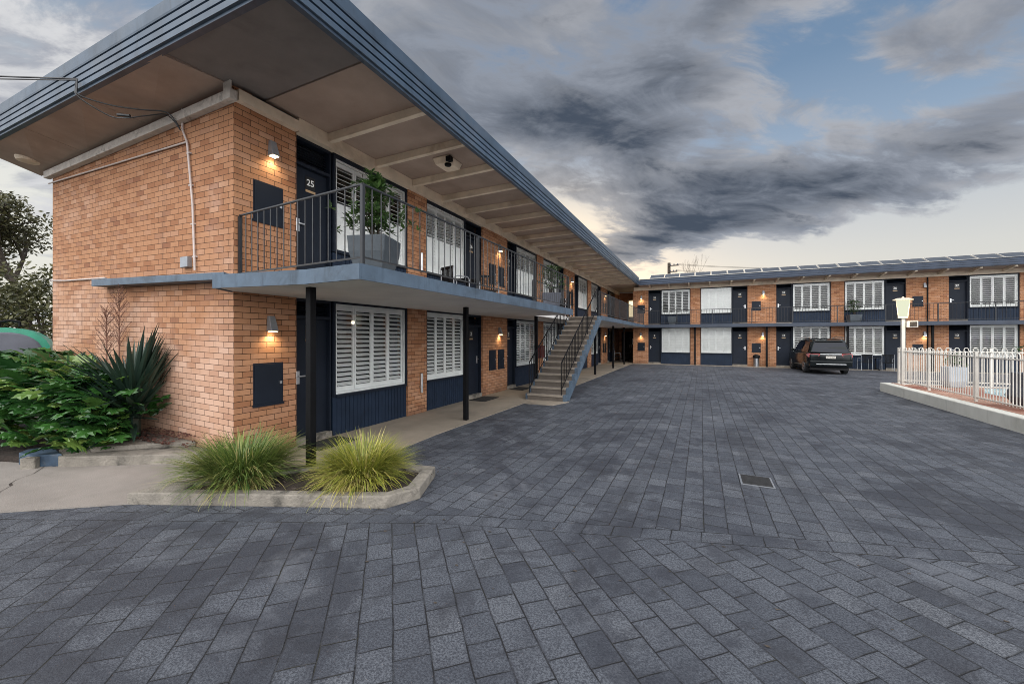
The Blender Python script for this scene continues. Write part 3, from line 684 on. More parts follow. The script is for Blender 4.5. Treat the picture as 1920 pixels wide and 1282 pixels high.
# service hatches in the piers
def hatch(T, u0, u1, z0, z1):
    g = MB(); e = .018
    g.box(u0 - e, u0, -.05, .004, z0 - e, z1 + e); g.box(u1, u1 + e, -.05, .004, z0 - e, z1 + e); g.box(u0, u1, -.05, .004, z1, z1 + e); g.box(u0 - e - .01, u1 + e + .01, -.05, .022, z0 - e - .02, z0)
    g.box(u0, u1, -.05, .012, z0 + .002, z1 - .002)
    g.xf(T); h = part('service_hatch', g, M['navy'])
    g = MB(); zc = (z0 + z1) / 2; g.box(u1 - .05, u1 - .015, .012, .03, zc - .02, zc + .025); g.xf(T); obj('latch', g, M['chrome'], h)
for z in (0., 2.74): hatch(lft, 3.70, 4.13, .78 + z * 1.01, 1.38 + z)
for p0 in (10.54, 18.55, 26.46):
    for z in (0., 2.72):
        hatch(lft, p0 + .42, p0 + .84, .78 + z, 1.37 + z); hatch(lft, p0 + 1.03, p0 + 1.44, .78 + z, 1.37 + z)
for (a, b) in ((-3.94, -3.5), (2.81, 3.25), (10.2, 10.6)):
    for z in (0., 2.56): hatch(farT, a, b, .89 + z, 1.40 + z)

# ------------------------------------------------------------------ wall lamps
def wall_lamp(T, u, z, lit, label):
    p = T(u, 0., z); t = thing('wall_lamp', p, label, 'wall lamp', 'wedge wall lamps on the brick piers')
    g = MB(); w = .058
    g.hexa([(u - w, .002, z), (u - w, .125, z), (u + w, .125, z), (u + w, .002, z)], [(u - w * .8, .002, z + .235), (u - w * .8, .05, z + .235), (u + w * .8, .05, z + .235), (u + w * .8, .002, z + .235)])
    g.xf(T); obj('lamp_housing', g, M['grey'], t, bevel=.004)
    g = MB(); g.box(u - .045, u + .045, .02, .112, z - .010, z - .002); g.xf(T); obj('diffuser', g, M['lamp_glow'] if lit else M['cream'], t)
    if lit:
        l = bpy.data.lights.new('bulb', 'SPOT'); l.energy = LAMP_W; l.color = (1., .78, .45); l.spot_size = R(150); l.spot_blend = .9; l.shadow_soft_size = .03
        o = bpy.data.objects.new('bulb', l); COL.objects.link(o); o.parent = t; o.location = Vector(T(u, .075, z - .02)) - Vector(p)
LAMP_W = 17.
wall_lamp(lft, 3.94, 1.88, True, 'lit lamp on the front corner pier, ground floor, beside door 1')
wall_lamp(lft, 3.96, 4.57, True, 'lit lamp on the front corner pier, upper floor, beside door 25')
for y, lo, up in ((11.62, ('2', '3'), ('26', '27')), (19.66, ('4', '5'), ('28', '29')), (27.5, ('6', '7'), ('30', '31'))):
    wall_lamp(lft, y, 1.88, True, 'lit lamp on the ground floor brick pier between doors %s and %s' % lo)
    wall_lamp(lft, y, 4.6, True, 'lit lamp on the upper brick pier between doors %s and %s' % up)
wall_lamp(farT, -3.74, 1.86, True, 'lit lamp on the ground floor pier left of door 8')
wall_lamp(farT, -3.70, 4.38, True, 'lit lamp on the upper pier left of door 33')
wall_lamp(farT, 3.36, 1.86, True, 'lit lamp above the steel bin, between doors 9 and 10')
wall_lamp(farT, 3.40, 4.38, True, 'lit lamp on the upper pier between doors 34 and 35')
wall_lamp(farT, 10.66, 1.86, True, 'lit lamp behind the pool fence, between doors 11 and 12')
wall_lamp(farT, 10.66, 4.42, False, 'unlit dark lamp on the upper pier between doors 36 and 37')

# ------------------------------------------------------------------ staircase
st = thing('staircase', (-4.0, 10.6, 0), 'straight concrete staircase with blue stringers climbing to the gallery', 'staircase')
NS, Y0, RUN = 15, 10.6, .285
for i in range(NS):
    y = Y0 + i * RUN; z = SL1 * (i + 1) / NS
    g = MB(); g.box(-4.54, -3.48, y - .03, y + .05, z - .055, z, 1); g.box(-4.54, -3.48, y + .05, y + RUN + .03, z - .055, z - .001); g.box(-4.54, -3.48, y + .0, y + .05, z - SL1 / NS - .02, z - .0555)
    obj('tread', g, [M['stair'], M['tread_nose']], st)
for x in (-3.475, -4.60):
    g = MB(); e = .055 if x < -4 else .09; sl = SL1 / NS / RUN; vs = []
    prof_ = [(Y0 - .02, 0.), (Y0 - .02, SL1 / NS - .01)]
    for i in range(NS):
        zt = SL1 * (i + 1) / NS; prof_ += [(Y0 - .012 + i * RUN, zt - .004), (Y0 - .012 + (i + 1) * RUN, zt - .004)]
    prof_[0] = (Y0 - .012, 0.); prof_ = [prof_[0]] + prof_[2:]
    prof_ += [(Y0 + NS * RUN - .01, SL1 - .2), (Y0 + .34, 0.)]
    n = len(prof_)
    g.add([(x, a, b) for a, b in prof_] + [(x + e, a, b) for a, b in prof_], [tuple(range(n)), tuple(range(n, 2 * n))[::-1]] + [(k, (k + 1) % n, n + (k + 1) % n, n + k) for k in range(n)])
    obj('stringer', g, M['blue'], st)
for x in (-3.53, -4.50):
    g = MB(); y1 = Y0 + NS * RUN + .02; sl = SL1 / NS / RUN
    zt = lambda y: 1.04 + (y - Y0) * sl; zb = lambda y: .33 + (y - Y0) * sl
    y0 = Y0 + .03
    g.tube([(x, y0, .17), (x, y0, zt(y0))], .014, 6)
    g.tube([(x, y0, zt(y0)), (x, y1, zt(y1))], .018, 6); g.tube([(x, y0 + .06, zb(y0)), (x, y1, zb(y1))], .013, 6)
    for i in range(1, 27):
        y = y0 + (y1 - y0) * i / 27; g.tube([(x, y, zb(y) - (.18 if i % 9 == 0 else .01)), (x, y, zt(y))], .0105 if i % 9 else .015, 5)
    g.tube([(x, y1, SL1), (x, y1, zt(y1))], .016, 6)
    obj('handrail', g, M['black'], st)

# ------------------------------------------------------------------ small wall and floor things
g = MB(); g.lathe([(.03, .48), (.033, .485), (.033, .93), (.028, .94)], 0, 0, 12); g.box(-.02, .02, -.06, -.03, .6, .66)
for i, z in enumerate((0., 2.84)):
    h = MB(); h.v = [(-5.962 + v[0], 7.575 + v[1], v[2] + z) for v in g.v]; h.f = g.f; h.mi = g.mi; h.col = g.col
    o = obj('ash_tube', h, M['chrome']); tag(o, 'steel ash tube on the narrow brick pier between windows of rooms %s' % ('1 and 2' if i == 0 else '25 and 26'), 'ashtray', 'steel ash tubes on the narrow piers')
rb = MB(); rb.box(-5.995, -5.82, 14.95, 15.35, .95, 1.45); o = obj('red_box', rb, M['red'], bevel=.01); tag(o, 'dark red box on a brick pier behind the stair railing', 'box')
for (y0, y1, n) in ((4.35, 5.12, '1'), (9.65, 10.5, '2'), (12.25, 13.0, '3')):
    g = MB(); g.box(-5.93, -5.42, y0, y1, .002, .016); tag(obj('doormat', g, M['mat']), 'black doormat on the concrete walkway in front of door %s' % n, 'doormat', 'doormats in front of the ground floor doors')
# steel bin at the far wing
t = thing('litter_bin', (3.0, 28.02, 0.), 'small brushed steel bin with a black domed lid against the far wing', 'bin')
g = MB(); g.lathe([(.15, .0), (.155, .01), (.155, .52), (.15, .53)], 3.0, 28.02, 20); obj('bin_body', g, M['chrome'], t, smooth=False)
g = MB(); g.lathe([(.20, .531), (.20, .62), (.17, .70), (.08, .74), (.01, .75)], 3.0, 28.02, 20); obj('lid', g, M['black'], t)
# camera housing and lights under the eaves
t = thing('security_camera', (-4.66, 6.77, 5.2), 'boxy brown security camera housing fixed under the eave', 'security camera')
g = MB(); g.hexa([(-4.82, 6.55, 5.24), (-4.52, 6.55, 5.24), (-4.52, 6.98, 5.24), (-4.82, 6.98, 5.24)], [(-4.86, 6.5, 5.367), (-4.46, 6.5, 5.367), (-4.46, 7.0, 5.367), (-4.86, 7.0, 5.367)]); obj('housing', g, M['cream'], t, bevel=.02)
g = MB(); g.lathe([(.06, 5.20), (.07, 5.215), (.07, 5.238)], -4.56, 6.62, 14); g.box(-4.535, -4.43, 6.5, 6.6, 5.25, 5.34); obj('lens', g, M['black'], t)
t = thing('eave_light', (-12.1, 3.05, 5.3), 'round oyster light under the eave at the far end of the gable', 'ceiling light')
g = MB(); g.lathe([(.10, 5.29), (.17, 5.31), (.19, 5.35), (.19, 5.43)], -12.2, 3.06, 18); obj('lamp_shade', g, M['cream'], t)

# overhead service cable to the conduit
g = MB()
def sag(a, b, s_, n=14):
    a, b = Vector(a), Vector(b); return [a.lerp(b, i / n) - Vector((0, 0, s_ * 4 * (i / n) * (1 - i / n))) for i in range(n + 1)]
def smooth(P, n=6):
    P = [Vector(p) for p in P]; out = []
    for i in range(len(P) - 1):
        p0, p1, p2, p3 = P[max(i - 1, 0)], P[i], P[i + 1], P[min(i + 2, len(P) - 1)]
        for k in range(n):
            u = k / n; out.append(.5 * (2 * p1 + (p2 - p0) * u + (2 * p0 - 5 * p1 + 4 * p2 - p3) * u * u + (3 * p1 - p0 - 3 * p2 + p3) * u ** 3))
    return out + [P[-1]]
A0 = (-8.02, 2.46, 5.46)
g.tube(sag((-24., -6.5, 6.6), A0, .35), .012, 6); g.tube(sag((-24., -6.5, 6.55), (-8.02, 2.46, 5.44), .42), .009, 6)
g.tube(smooth([A0, (-7.99, 2.45, 5.34), (-7.97, 2.47, 5.22), (-7.85, 2.75, 5.20), (-7.6, 3.0, 5.20), (-7.36, 3.2, 5.21), (-7.27, 3.29, 5.10), (-7.26, 3.35, 4.98)]), .010, 6)
g.tube(smooth([A0, (-8.04, 2.45, 5.34), (-8.0, 2.47, 5.20), (-7.9, 2.75, 5.06), (-7.75, 2.88, 5.05), (-7.55, 3.05, 5.12), (-7.36, 3.2, 5.17), (-7.28, 3.29, 5.08), (-7.26, 3.35, 4.98)]), .009, 6)
g.tube([(-7.82, 2.82, 5.085), (-7.70, 2.92, 5.09)], .022, 6)
o = obj('service_cable', g, M['rail'], base=(-7.27, 3.37, 5.3)); tag(o, 'black overhead service cable looping under the eave to the gable conduit', 'cable')

# drain grate
t = thing('drain_grate', (.62, 5.82, -.012), 'square brown iron drain grate set in the charcoal paving', 'drain grate')
g = MB(); g.box(.44, .80, 5.62, 6.02, -.011, -.006); obj('frame', g, M['grey'], t)
g = MB()
for i in range(9): g.box(.46, .78, 5.645 + i * .041, 5.668 + i * .041, -.0055, .0)
obj('bars', g, M['grate'], t)

# ------------------------------------------------------------------ planter kerb, slabs, block
def ring(outer, inner, z0, z1):
    n = len(outer); g = MB(); v = [(x, y, z) for z in (z0, z1) for P in (outer, inner) for x, y in P]
    f = []
    for i in range(n):
        j = (i + 1) % n
        f += [(i, j, 2 * n + j, 2 * n + i), (n + j, n + i, 3 * n + i, 3 * n + j), (2 * n + i, 2 * n + j, 3 * n + j, 3 * n + i), (j, i, n + i, n + j)]
    g.add(v, f); return g
outer = [(-5.60, 2.09), (-4.2, 2.70), (-3.00, 3.21), (-2.84, 3.58), (-3.12, 4.25), (-4.3, 4.05), (-5.2, 2.95), (-5.62, 2.40)]
inner = [(-5.15, 2.42), (-4.2, 2.84), (-3.08, 3.32), (-3.00, 3.56), (-3.20, 4.05), (-4.22, 3.9), (-5.05, 2.83), (-5.25, 2.55)]
o = obj('planter_kerb', ring(outer, inner, -.02, .115), M['oldconc'], bevel=.018); tag(o, 'weathered concrete kerb round the two grass tussocks', 'planter kerb')
g = MB(); g.prism(inner, -.02, .075); struct('planter_soil', g, M['soil'])
g = MB(); g.prism([(-8.0, 2.27), (-6.25, 3.31), (-6.1, 3.395), (-9.2, 3.395), (-8.85, 2.55), (-8.35, 2.36)], -.02, .14); o = obj('concrete_slab', g, M['oldconc'], bevel=.015); tag(o, 'low stained concrete slab at the foot of the gable, under a thinner slab', 'concrete slab')
g = MB(); g.prism([(-7.87, 2.56), (-6.92, 3.395), (-7.5, 3.395), (-8.6, 3.395), (-8.47, 2.7)], .142, .215); o = obj('concrete_slab', g, M['oldconc'], bevel=.012); tag(o, 'thin loose concrete slab lying on the larger stained slab by the bush', 'concrete slab')
t = thing('blue_block', (-8.4, 2.2, 0), 'small blue painted masonry block with a broken end under the bush', 'block')
g = MB(); g.prism([(-8.68, 2.08), (-8.34, 2.10), (-8.12, 2.26), (-8.05, 2.32), (-8.75, 2.42), (-8.85, 2.2)], -.02, .165); obj('block_body', g, M['blue_block'], t, bevel=.012)
g = MB(); g.prism([(-8.32, 2.00), (-8.18, 2.10), (-8.24, 2.17), (-8.38, 2.09)], -.02, .15); obj('broken_end', g, M['oldconc'], t, bevel=.014)
g = MB()
for i in range(420):
    x = random.uniform(-8.2, -6.75); y = random.uniform(3.05, 3.39); a = random.uniform(0, 6.3); s_ = random.uniform(.015, .04); z = (.22 if x < -6.95 else .145) + random.uniform(.0, .03) + max(0, (y - 3.1)) * .25
    if x > -6.95 and y < 3.2: continue
    g.add([(x + s_ * math.cos(a + k * 1.57), y + s_ * math.sin(a + k * 1.57) * .6, z + random.uniform(-.008, .012)) for k in range(4)], [(0, 1, 2, 3)])
o = obj('leaf_litter', g, M['litter'], recalc=False); o['kind'] = 'stuff'

random.seed(77); g = MB()
for i in range(210):
    x = random.uniform(-6, 6); y = random.uniform(1.6, 16) if i % 3 else random.uniform(2.2, 4.2); a = random.uniform(0, 6.3); s_ = random.uniform(.006, .022); z = -.009
    if x < -2.6 and y > 3.42 + .45 * (x + 2.2) - .2: continue
    g.add([(x + s_ * math.cos(a + k * 1.57), y + s_ * math.sin(a + k * 1.57) * .55, z + random.uniform(0, .006)) for k in range(4)], [(0, 1, 2, 3)])
for i in range(260):
    x = random.uniform(-5.3, -2.95); y = 2.62 + (x + 5.3) * .42 + random.uniform(-.15, .8); a = random.uniform(0, 6.3); s_ = random.uniform(.012, .04)
    g.add([(x + s_ * math.cos(a + k * 1.57), y + s_ * math.sin(a + k * 1.57) * .35, .085 + random.uniform(0, .02)) for k in range(4)], [(0, 1, 2, 3)])
o = obj('fallen_leaves', g, M['bark'], recalc=False); o['kind'] = 'stuff'

# ------------------------------------------------------------------ plants
def blade(g, p, az, lean, L, w, droop, n=5, fold=0., twist=0.):
    """a strap leaf from p, leaning out along az, drooping with its length"""
    d = Vector((math.cos(az), math.sin(az), 0)); side = Vector((-math.sin(az), math.cos(az), 0)); vs = []; q = Vector(p); ang = lean; c = random.random() ** 1.3
    for i in range(n + 1):
        f = i / n; ww = w * (1 - f ** 2.2) * (.6 + .4 * min(1, f * 4)); nrm = d * math.cos(ang) * -1 + Vector((0, 0, 1)) * math.sin(ang)
        vs += [q - side * ww, q + side * ww] if not fold else [q - side * ww + nrm * fold * ww, q, q + side * ww + nrm * fold * ww]
        q = q + (d * math.sin(ang) + Vector((0, 0, 1)) * math.cos(ang)) * (L / n); ang += droop / n * (0.5 + f)
    k = 3 if fold else 2; fs = []
    for i in range(n):
        for j in range(k - 1): fs.append((i * k + j, i * k + j + 1, (i + 1) * k + j + 1, (i + 1) * k + j))
    g.add(vs, fs, 0, .02 + .98 * c)
def tussock(name, x, y, z, r, h, n, m, label, seed):
    random.seed(seed); t = thing(name, (x, y, z), label, 'grass', None); g = MB()
    for i in range(n):
        a = random.uniform(0, 2 * math.pi); rr = r * .36 * random.random() ** .6; lean = R(random.triangular(2, 72, 36)); L = h * random.uniform(.75, 1.25) * (1.1 if lean > R(40) else 1.)
        blade(g, (x + rr * math.cos(a), y + rr * math.sin(a), z), a + random.gauss(0, .5), lean, L, random.uniform(.0052, .0092), R(random.triangular(8, 150, 45)), 6)
    obj('blades', g, m, t, recalc=False, base=(x, y, z)); return t
tussock('grass_tussock', -4.98, 2.93, .07, .66, .60, 2200, M['blade_green'], 'large green tussock grass in the kerbed bed near the gable corner', 3)
t2 = tussock('grass_tussock', -3.66, 3.53, .07, .48, .55, 1800, M['blade_yellow'], 'smaller yellow-green tussock grass at the rounded end of the kerbed bed', 5)
for tt, cx, cy, n, a0, a1, L0, mm in ((t2, -3.62, 3.44, 480, -2.6, -.3, .36, 'blade_yellow'), (bpy.data.objects['grass_tussock'], -4.84, 2.86, 380, -1.9, .6, .32, 'blade_green')):
    g = MB()
    for i in range(n):
        a = random.uniform(a0, a1); rr = .22 * random.random(); q = random.uniform(0, 6.28)
        blade(g, (cx + rr * math.cos(q), cy + rr * math.sin(q), .09), a + random.gauss(0, .4), R(random.uniform(30, 85)), L0 * random.uniform(.8, 1.6), .005, R(random.uniform(50, 120)), 6)
        g.col[-5:] = [random.uniform(.88, 1.)] * 5
    obj('dry_blades', g, M[mm], tt, recalc=False, base=(cx, cy, .09))

def acanthus_leaf(g, p, az, lean, L, roll):
    """deeply lobed, arching leaf with a raised rib"""
    d = Vector((math.cos(az), math.sin(az), 0)); up = Vector((0, 0, 1)); side = Vector((-math.sin(az), math.cos(az), 0)); c = random.random()
    N = 11; ribs = []; q = Vector(p); ang = lean
    for i in range(N + 1):
        f = i / N; t_ = d * math.sin(ang) + up * math.cos(ang); nr = up * math.sin(ang) - d * math.cos(ang)
        ribs.append((q.copy(), t_, nr)); q = q + t_ * (L / N); ang += R(70) / N * (.4 + f * 1.1)
    for sgn in (-1, 1):
        vs = []
        for i, (q, t_, nr) in enumerate(ribs):
            f = i / N; env = L * .32 * math.sin(math.pi * min(1, (f * .93 + .10))) ** .75
            lob = 1.0 if i % 2 else .5; s_ = side * math.cos(roll) + nr * math.sin(roll)
            w = env * lob * random.uniform(.88, 1.1)
            vs.append(q); vs.append(q + s_ * (sgn * w * .55) + nr * (.10 * w) + t_ * (w * .12)); vs.append(q + s_ * (sgn * w) + nr * (-.16 * w + random.uniform(-.012, .012)) + t_ * (w * (.42 if i % 2 else .1)))
        fs = []
        for i in range(N):
            b = i * 3
            fs += [(b, b + 3, b + 4, b + 1), (b + 1, b + 4, b + 5, b + 2)]
        g.add(vs, fs, 0, c)
random.seed(11)
ac = thing('acanthus_bush', (-8.9, 2.5, .05), 'big glossy green bush with deeply lobed leaves beside the gable', 'bush')
g = MB()
def mound(x, y):  # height of the leafy mass
    e = 1 - ((x + 9.9) / 2.75) ** 2
    return .30 + (1.12 + max(0., -9.6 - x) * .16) * max(0, e) ** .5 * max(.25, 1 - ((y - 2.9) / 1.25) ** 2) ** .5
cnt = 0
while cnt < 1250:
    x = random.uniform(-12.4, -7.72); y = random.uniform(1.75, 3.3)
    front = 2.0 + max(0, x + 9.3) * .30
    if y < front: continue
    hm = mound(x, y); f = random.random() ** .5; z = .05 + hm * f + (.1 if x > -8.6 else 0)
    if f < .5 and y > front + .45: continue
    if y > 2.98 and f > .62 and x > -8.9: continue
    out = Vector(((x + 9.0) * .7, (y - 3.6) * 1.5, 0)); az = math.atan2(out.y, out.x) + random.gauss(0, .8)
    acanthus_leaf(g, (x, y, z * .85), az, R(random.uniform(25, 75)), random.uniform(.32, .56), random.gauss(0, .35)); cnt += 1
for i in range(170):
    x = random.uniform(-8.6, -7.78); y = random.uniform(2.42 + (x + 8.6) * .3, 2.98)
    acanthus_leaf(g, (x, y, random.uniform(.12, .72)), R(-75) + random.gauss(0, .9), R(random.uniform(25, 75)), random.uniform(.26, .44), random.gauss(0, .35))
obj('foliage', g, M['leaf_acanthus'], ac, recalc=False, smooth=False, base=(-8.9, 2.5, .05))
for (x, y, z, h) in ((-8.9, 2.6, 1.05, .34), (-8.75, 2.45, .95, .30), (-9.3, 2.75, 1.2, .30), (-9.6, 2.4, 1.15, .36), (-10.4, 2.5, 1.2, .28)):
    g = MB()
    for k in range(26):
        f = k / 26; a = k * 2.4; r = .055 * (1 - f * .7); zc = z + f * h
        g.add([(x + r * math.cos(a), y + r * math.sin(a), zc + .03), (x + .3 * r * math.cos(a + .9), y + .3 * r * math.sin(a + .9), zc), (x + .3 * r * math.cos(a - .9), y + .3 * r * math.sin(a - .9), zc)], [(0, 1, 2)], 0, .6 + .4 * random.random())
    g.tube([(x, y, z - .5), (x, y, z + h)], .014, 6, 0, True, .5)
    obj('flower_spike', g, M['leaf_acanthus'], ac, recalc=False)
for (p, q) in (((-9.9, 1.75, .95), (-10.35, 1.95, 1.5)), ((-10.2, 1.65, .85), (-10.7, 1.85, 1.22))):
    g = MB(); g.tube([p, Vector(p).lerp(Vector(q), .5), q], [.02, .045, .015], 8); obj('red_flower_spike', g, M['redstalk'], ac)

random.seed(21)
yu = thing('spiky_yucca', (-8.02, 3.08, .1), 'dark spiky yucca with sword leaves between the bush and the gable', 'yucca')
g = MB()
for i in range(210):
    a = random.uniform(0, 2 * math.pi); lean = R(random.triangular(3, 125, 62)); L = random.uniform(.85, 1.2)
    zb = .72 + random.uniform(-.28, .2)
    if math.sin(a) > .1 and lean > R(18): lean *= .3
    if lean > R(85): L *= .62; lean = min(lean, R(112))
    blade(g, (-8.02 + .07 * math.cos(a), 3.08 + .06 * math.sin(a), zb), a, lean, L, .046, R(random.uniform(0, 12)), 4, .45)
g.tube([(-8.02, 3.08, .0), (-8.02, 3.08, .85)], .09, 8, 0, True, .3)
obj('leaves', g, M['leaf_yucca'], yu, recalc=False, base=(-8.02, 3.08, .1))
for (x, y, h) in ((-9.3, 3.2, 2.30), (-8.9, 3.22, 2.62)):
    g = MB(); g.tube([(x, y, .6), (x + .04, y, 1.5), (x + .02, y, h)], [.016, .011, .004], 6)
    for k in range(70):
        f = random.uniform(.5, 1.); z = .6 + f * (h - .6); a = random.uniform(0, 6.28); L = .34 * (1.2 - f) + .05
        e = (x + .03 + L * math.cos(a), y + L * math.sin(a) * .6, z + L * .9); g.tube([(x + .03, y, z), e], [.0035, .0018], 4, caps=False)
        for m_ in range(4):
            q = Vector((x + .03, y, z)).lerp(Vector(e), .4 + .2 * m_); s_ = .014
            g.add([q + Vector((random.uniform(-s_, s_), random.uniform(-s_, s_), random.uniform(-s_, s_))) for _ in range(3)], [(0, 1, 2)])
    obj('dried_flower_stalk', g, M['stalk'], yu, recalc=False)

def leaf_cloud(g, c, rad, n, size, seed=None, gap=.0, shell=.0):
    for i in range(n):
        while True:
            v = Vector((random.uniform(-1, 1), random.uniform(-1, 1), random.uniform(-1, 1)))
            if v.length < 1 and v.length > shell * random.random(): break
        p = Vector((c[0] + v.x * rad[0], c[1] + v.y * rad[1], c[2] + v.z * rad[2]))
        if gap and mnoise.noise(p * gap) < -.05: continue
        a = random.uniform(0, 6.28); b = random.uniform(-1., 1.); s_ = size * random.uniform(.6, 1.3)
        d = Vector((math.cos(a) * math.cos(b), math.sin(a) * math.cos(b), math.sin(b))); e = d.cross(Vector((random.gauss(0, 1), random.gauss(0, 1), random.gauss(0, 1)))).normalized()
        g.add([p, p + d * s_ * .5 + e * s_ * .22, p + d * s_, p + d * s_ * .5 - e * s_ * .22], [(0, 1, 2, 3)], 0, random.random())
def pot_plant(loc, w, h, rot, m, label, plant, seed, taper=.62, group='potted shrubs on the gallery'):
    random.seed(seed); t = thing('potted_shrub', loc, label, 'potted plant', group); x, y, z = loc
    c, s_ = math.cos(rot), math.sin(rot)
    def sq(r, zz): return [(x + r * (a * c - b * s_), y + r * (a * s_ + b * c), zz) for a, b in ((-1, -1), (1, -1), (1, 1), (-1, 1))]
    g = MB(); pr = [(w / 2 * taper, z + .01), (w / 2 * (taper + .19), z + h * .3), (w / 2 * .95, z + h * .62), (w / 2, z + h), (w / 2 - .035, z + h), (w / 2 - .05, z + h - .08)]
    vs = [];
    for r, zz in pr: vs += sq(r, zz)
    fs = [(3, 2, 1, 0)] + [(i * 4 + k, i * 4 + (k + 1) % 4, i * 4 + 4 + (k + 1) % 4, i * 4 + 4 + k) for i in range(5) for k in range(4)] + [(20, 21, 22, 23)]
    g.add(vs, fs, 0); obj('pot', g, m, t, bevel=.012)
    g = MB()
    for k in range(7):
        a = random.uniform(0, 6.28); r = plant[0] * .8; p = Vector((x + r * math.cos(a) * random.random(), y + r * math.sin(a) * random.random(), z + h + plant[1] * random.uniform(.5, 1.25)))
        g.tube([(x + random.uniform(-.05, .05), y + random.uniform(-.05, .05), z + h - .09), Vector((x, y, z + h)).lerp(p, .5) + Vector((random.uniform(-.05, .05), 0, 0)), p], [.013, .009, .004], 5)
    obj('stems', g, M['bark'], t)
    g = MB()
    for k in range(plant[2]):
        v = Vector((random.gauss(0, .5), random.gauss(0, .5), random.uniform(-.45, 1))); p = Vector((x, y, z + h + plant[1] * .42)) + Vector((v.x * plant[0] * (1 - max(0, v.z) * .6), v.y * plant[0] * (1 - max(0, v.z) * .6), v.z * plant[1] * .62))
        for q in range(7):
            a = random.uniform(0, 6.28); b = random.uniform(-.5, .9); L = plant[3] * random.uniform(.7, 1.3); d = Vector((math.cos(a) * math.cos(b), math.sin(a) * math.cos(b), math.sin(b))); e = d.cross(Vector((0, 0, 1))).normalized(); u_ = e.cross(d)
            g.add([p, p + d * L * .45 + e * L * .2 + u_ * L * .06, p + d * L, p + d * L * .45 - e * L * .2 + u_ * L * .06, p + d * L * .5], [(0, 1, 4), (1, 2, 4), (2, 3, 4), (3, 0, 4)], 0, random.random())
    obj('foliage', g, M['leaf_pot'], t, recalc=False)
    return t
pot_plant((-3.98, 4.06, SL1), .52, .54, .32, M['pot'], 'leafy shrub in a grey tapered pot at the front corner of the gallery', (.38, .80, 200, .10), 31, .6)
pot_plant((-3.86, 10.72, SL1), .52, .46, .4, M['potdark'], 'rounded shrub in a charcoal pot at the head of the stairs', (.46, .74, 200, .06), 32, .72)
pot_plant((7.62, 28.02, SL1), .56, .46, .1, M['pot'], 'shrub in a grey pot on the far gallery under room 36 window', (.44, .76, 170, .065), 33, .7)

# ------------------------------------------------------------------ chairs and tables
def chair(loc, rot, label, group, back=True):
    t = thing('patio_chair', loc, label, 'chair', group); t.rotation_euler = (0, 0, rot); b = Vector(loc)
    g = MB(); g.box(-.23, .23, -.22, .23, .40, .425); obj('seat', MBat(g, b), M['black'], t)
    g = MB()
    for i in range(9): g.box(-.21 + i * .05, -.185 + i * .05, .235 + .0, .25, .43, .84)
    g.box(-.24, .24, .23, .26, .80, .86); obj('backrest', MBat(g, b), M['black'], t)
    for sx in (-.245, .245):
        g = MB(); g.tube([(sx, -.22, 0), (sx, -.20, .58), (sx, -.16, .635), (sx, .14, .635), (sx, .22, .60)], .014, 6); obj('arm', MBat(g, b), M['grey'], t)
        g = MB(); g.tube([(sx, .28, 0), (sx, .24, .42), (sx, .26, .85)], .013, 6); obj('leg', MBat(g, b), M['grey'], t)
    return t
def MBat(g, b):
    g.v = [(v[0] + b.x, v[1] + b.y, v[2] + b.z) for v in g.v]; return g
def table(loc, r, h, label, group):
    t = thing('cafe_table', loc, label, 'table', group); x, y, z = loc
    g = MB(); g.lathe([(r - .01, z + h - .03), (r, z + h - .02), (r, z + h)], x, y, 24); obj('tabletop', g, M['black'], t)
    g = MB(); g.tube([(x, y, z + .02), (x, y, z + h - .03)], .025, 8); obj('pedestal', g, M['black'], t)
    for k in range(4):
        a = k * math.pi / 2 + .4; g = MB(); g.tube([(x, y, z + .12), (x + .25 * math.cos(a), y + .25 * math.sin(a), z + .015)], .014, 6); obj('leg', g, M['black'], t)
CG = 'black outdoor chairs of the rooms'
chair((-5.25, 7.95, SL1), R(160), 'black chair with steel arms on the upper gallery, nearest the front corner', CG)
chair((-5.0, 9.05, SL1), R(40), 'black chair with steel arms between the round table and door 26', CG)
table((-5.35, 8.6, SL1), .33, .66, 'small round black table on the upper gallery under room 26 window', 'round cafe tables')
chair((-5.4, 16.5, SL1), R(170), 'black chair with steel arms on the gallery beyond the top of the stairs', CG)
table((-5.45, 17.2, SL1), .3, .66, 'small round black table on the gallery beyond the top of the stairs', 'round cafe tables')
chair((-5.45, 29.3, 0), R(100), 'black chair at the inner corner by the passage doors', CG)
table((-5.05, 30.1, 0), .34, .6, 'small round table at the inner corner by the passage doors', 'round cafe tables')
gp = MB(); v = []
for r, z in ((.17, 2.58), (.22, 2.80), (.27, 3.12), (.245, 3.12), (.22, 3.0)): v += [(-1.72 + a * r, 28.0 + b * r, z) for a, b in ((-1, -1), (1, -1), (1, 1), (-1, 1))]
gp.add(v, [(3, 2, 1, 0)] + [(i * 4 + k, i * 4 + (k + 1) % 4, i * 4 + 4 + (k + 1) % 4, i * 4 + 4 + k) for i in range(4) for k in range(4)] + [(16, 17, 18, 19)])
o = obj('empty_pot', gp, M['pot']); tag(o, 'bare grey tapered pot on the far gallery under room 33 window', 'pot')
chair((8.05, 27.9, 0), R(185), 'black chair under room 11 window, next to the car', CG)
chair((9.0, 27.95, 0), R(172), 'black chair under room 11 window, next to door 11', CG)
table((8.52, 27.95, 0), .28, .66, 'small round black table between two chairs under room 11 window', 'round cafe tables')

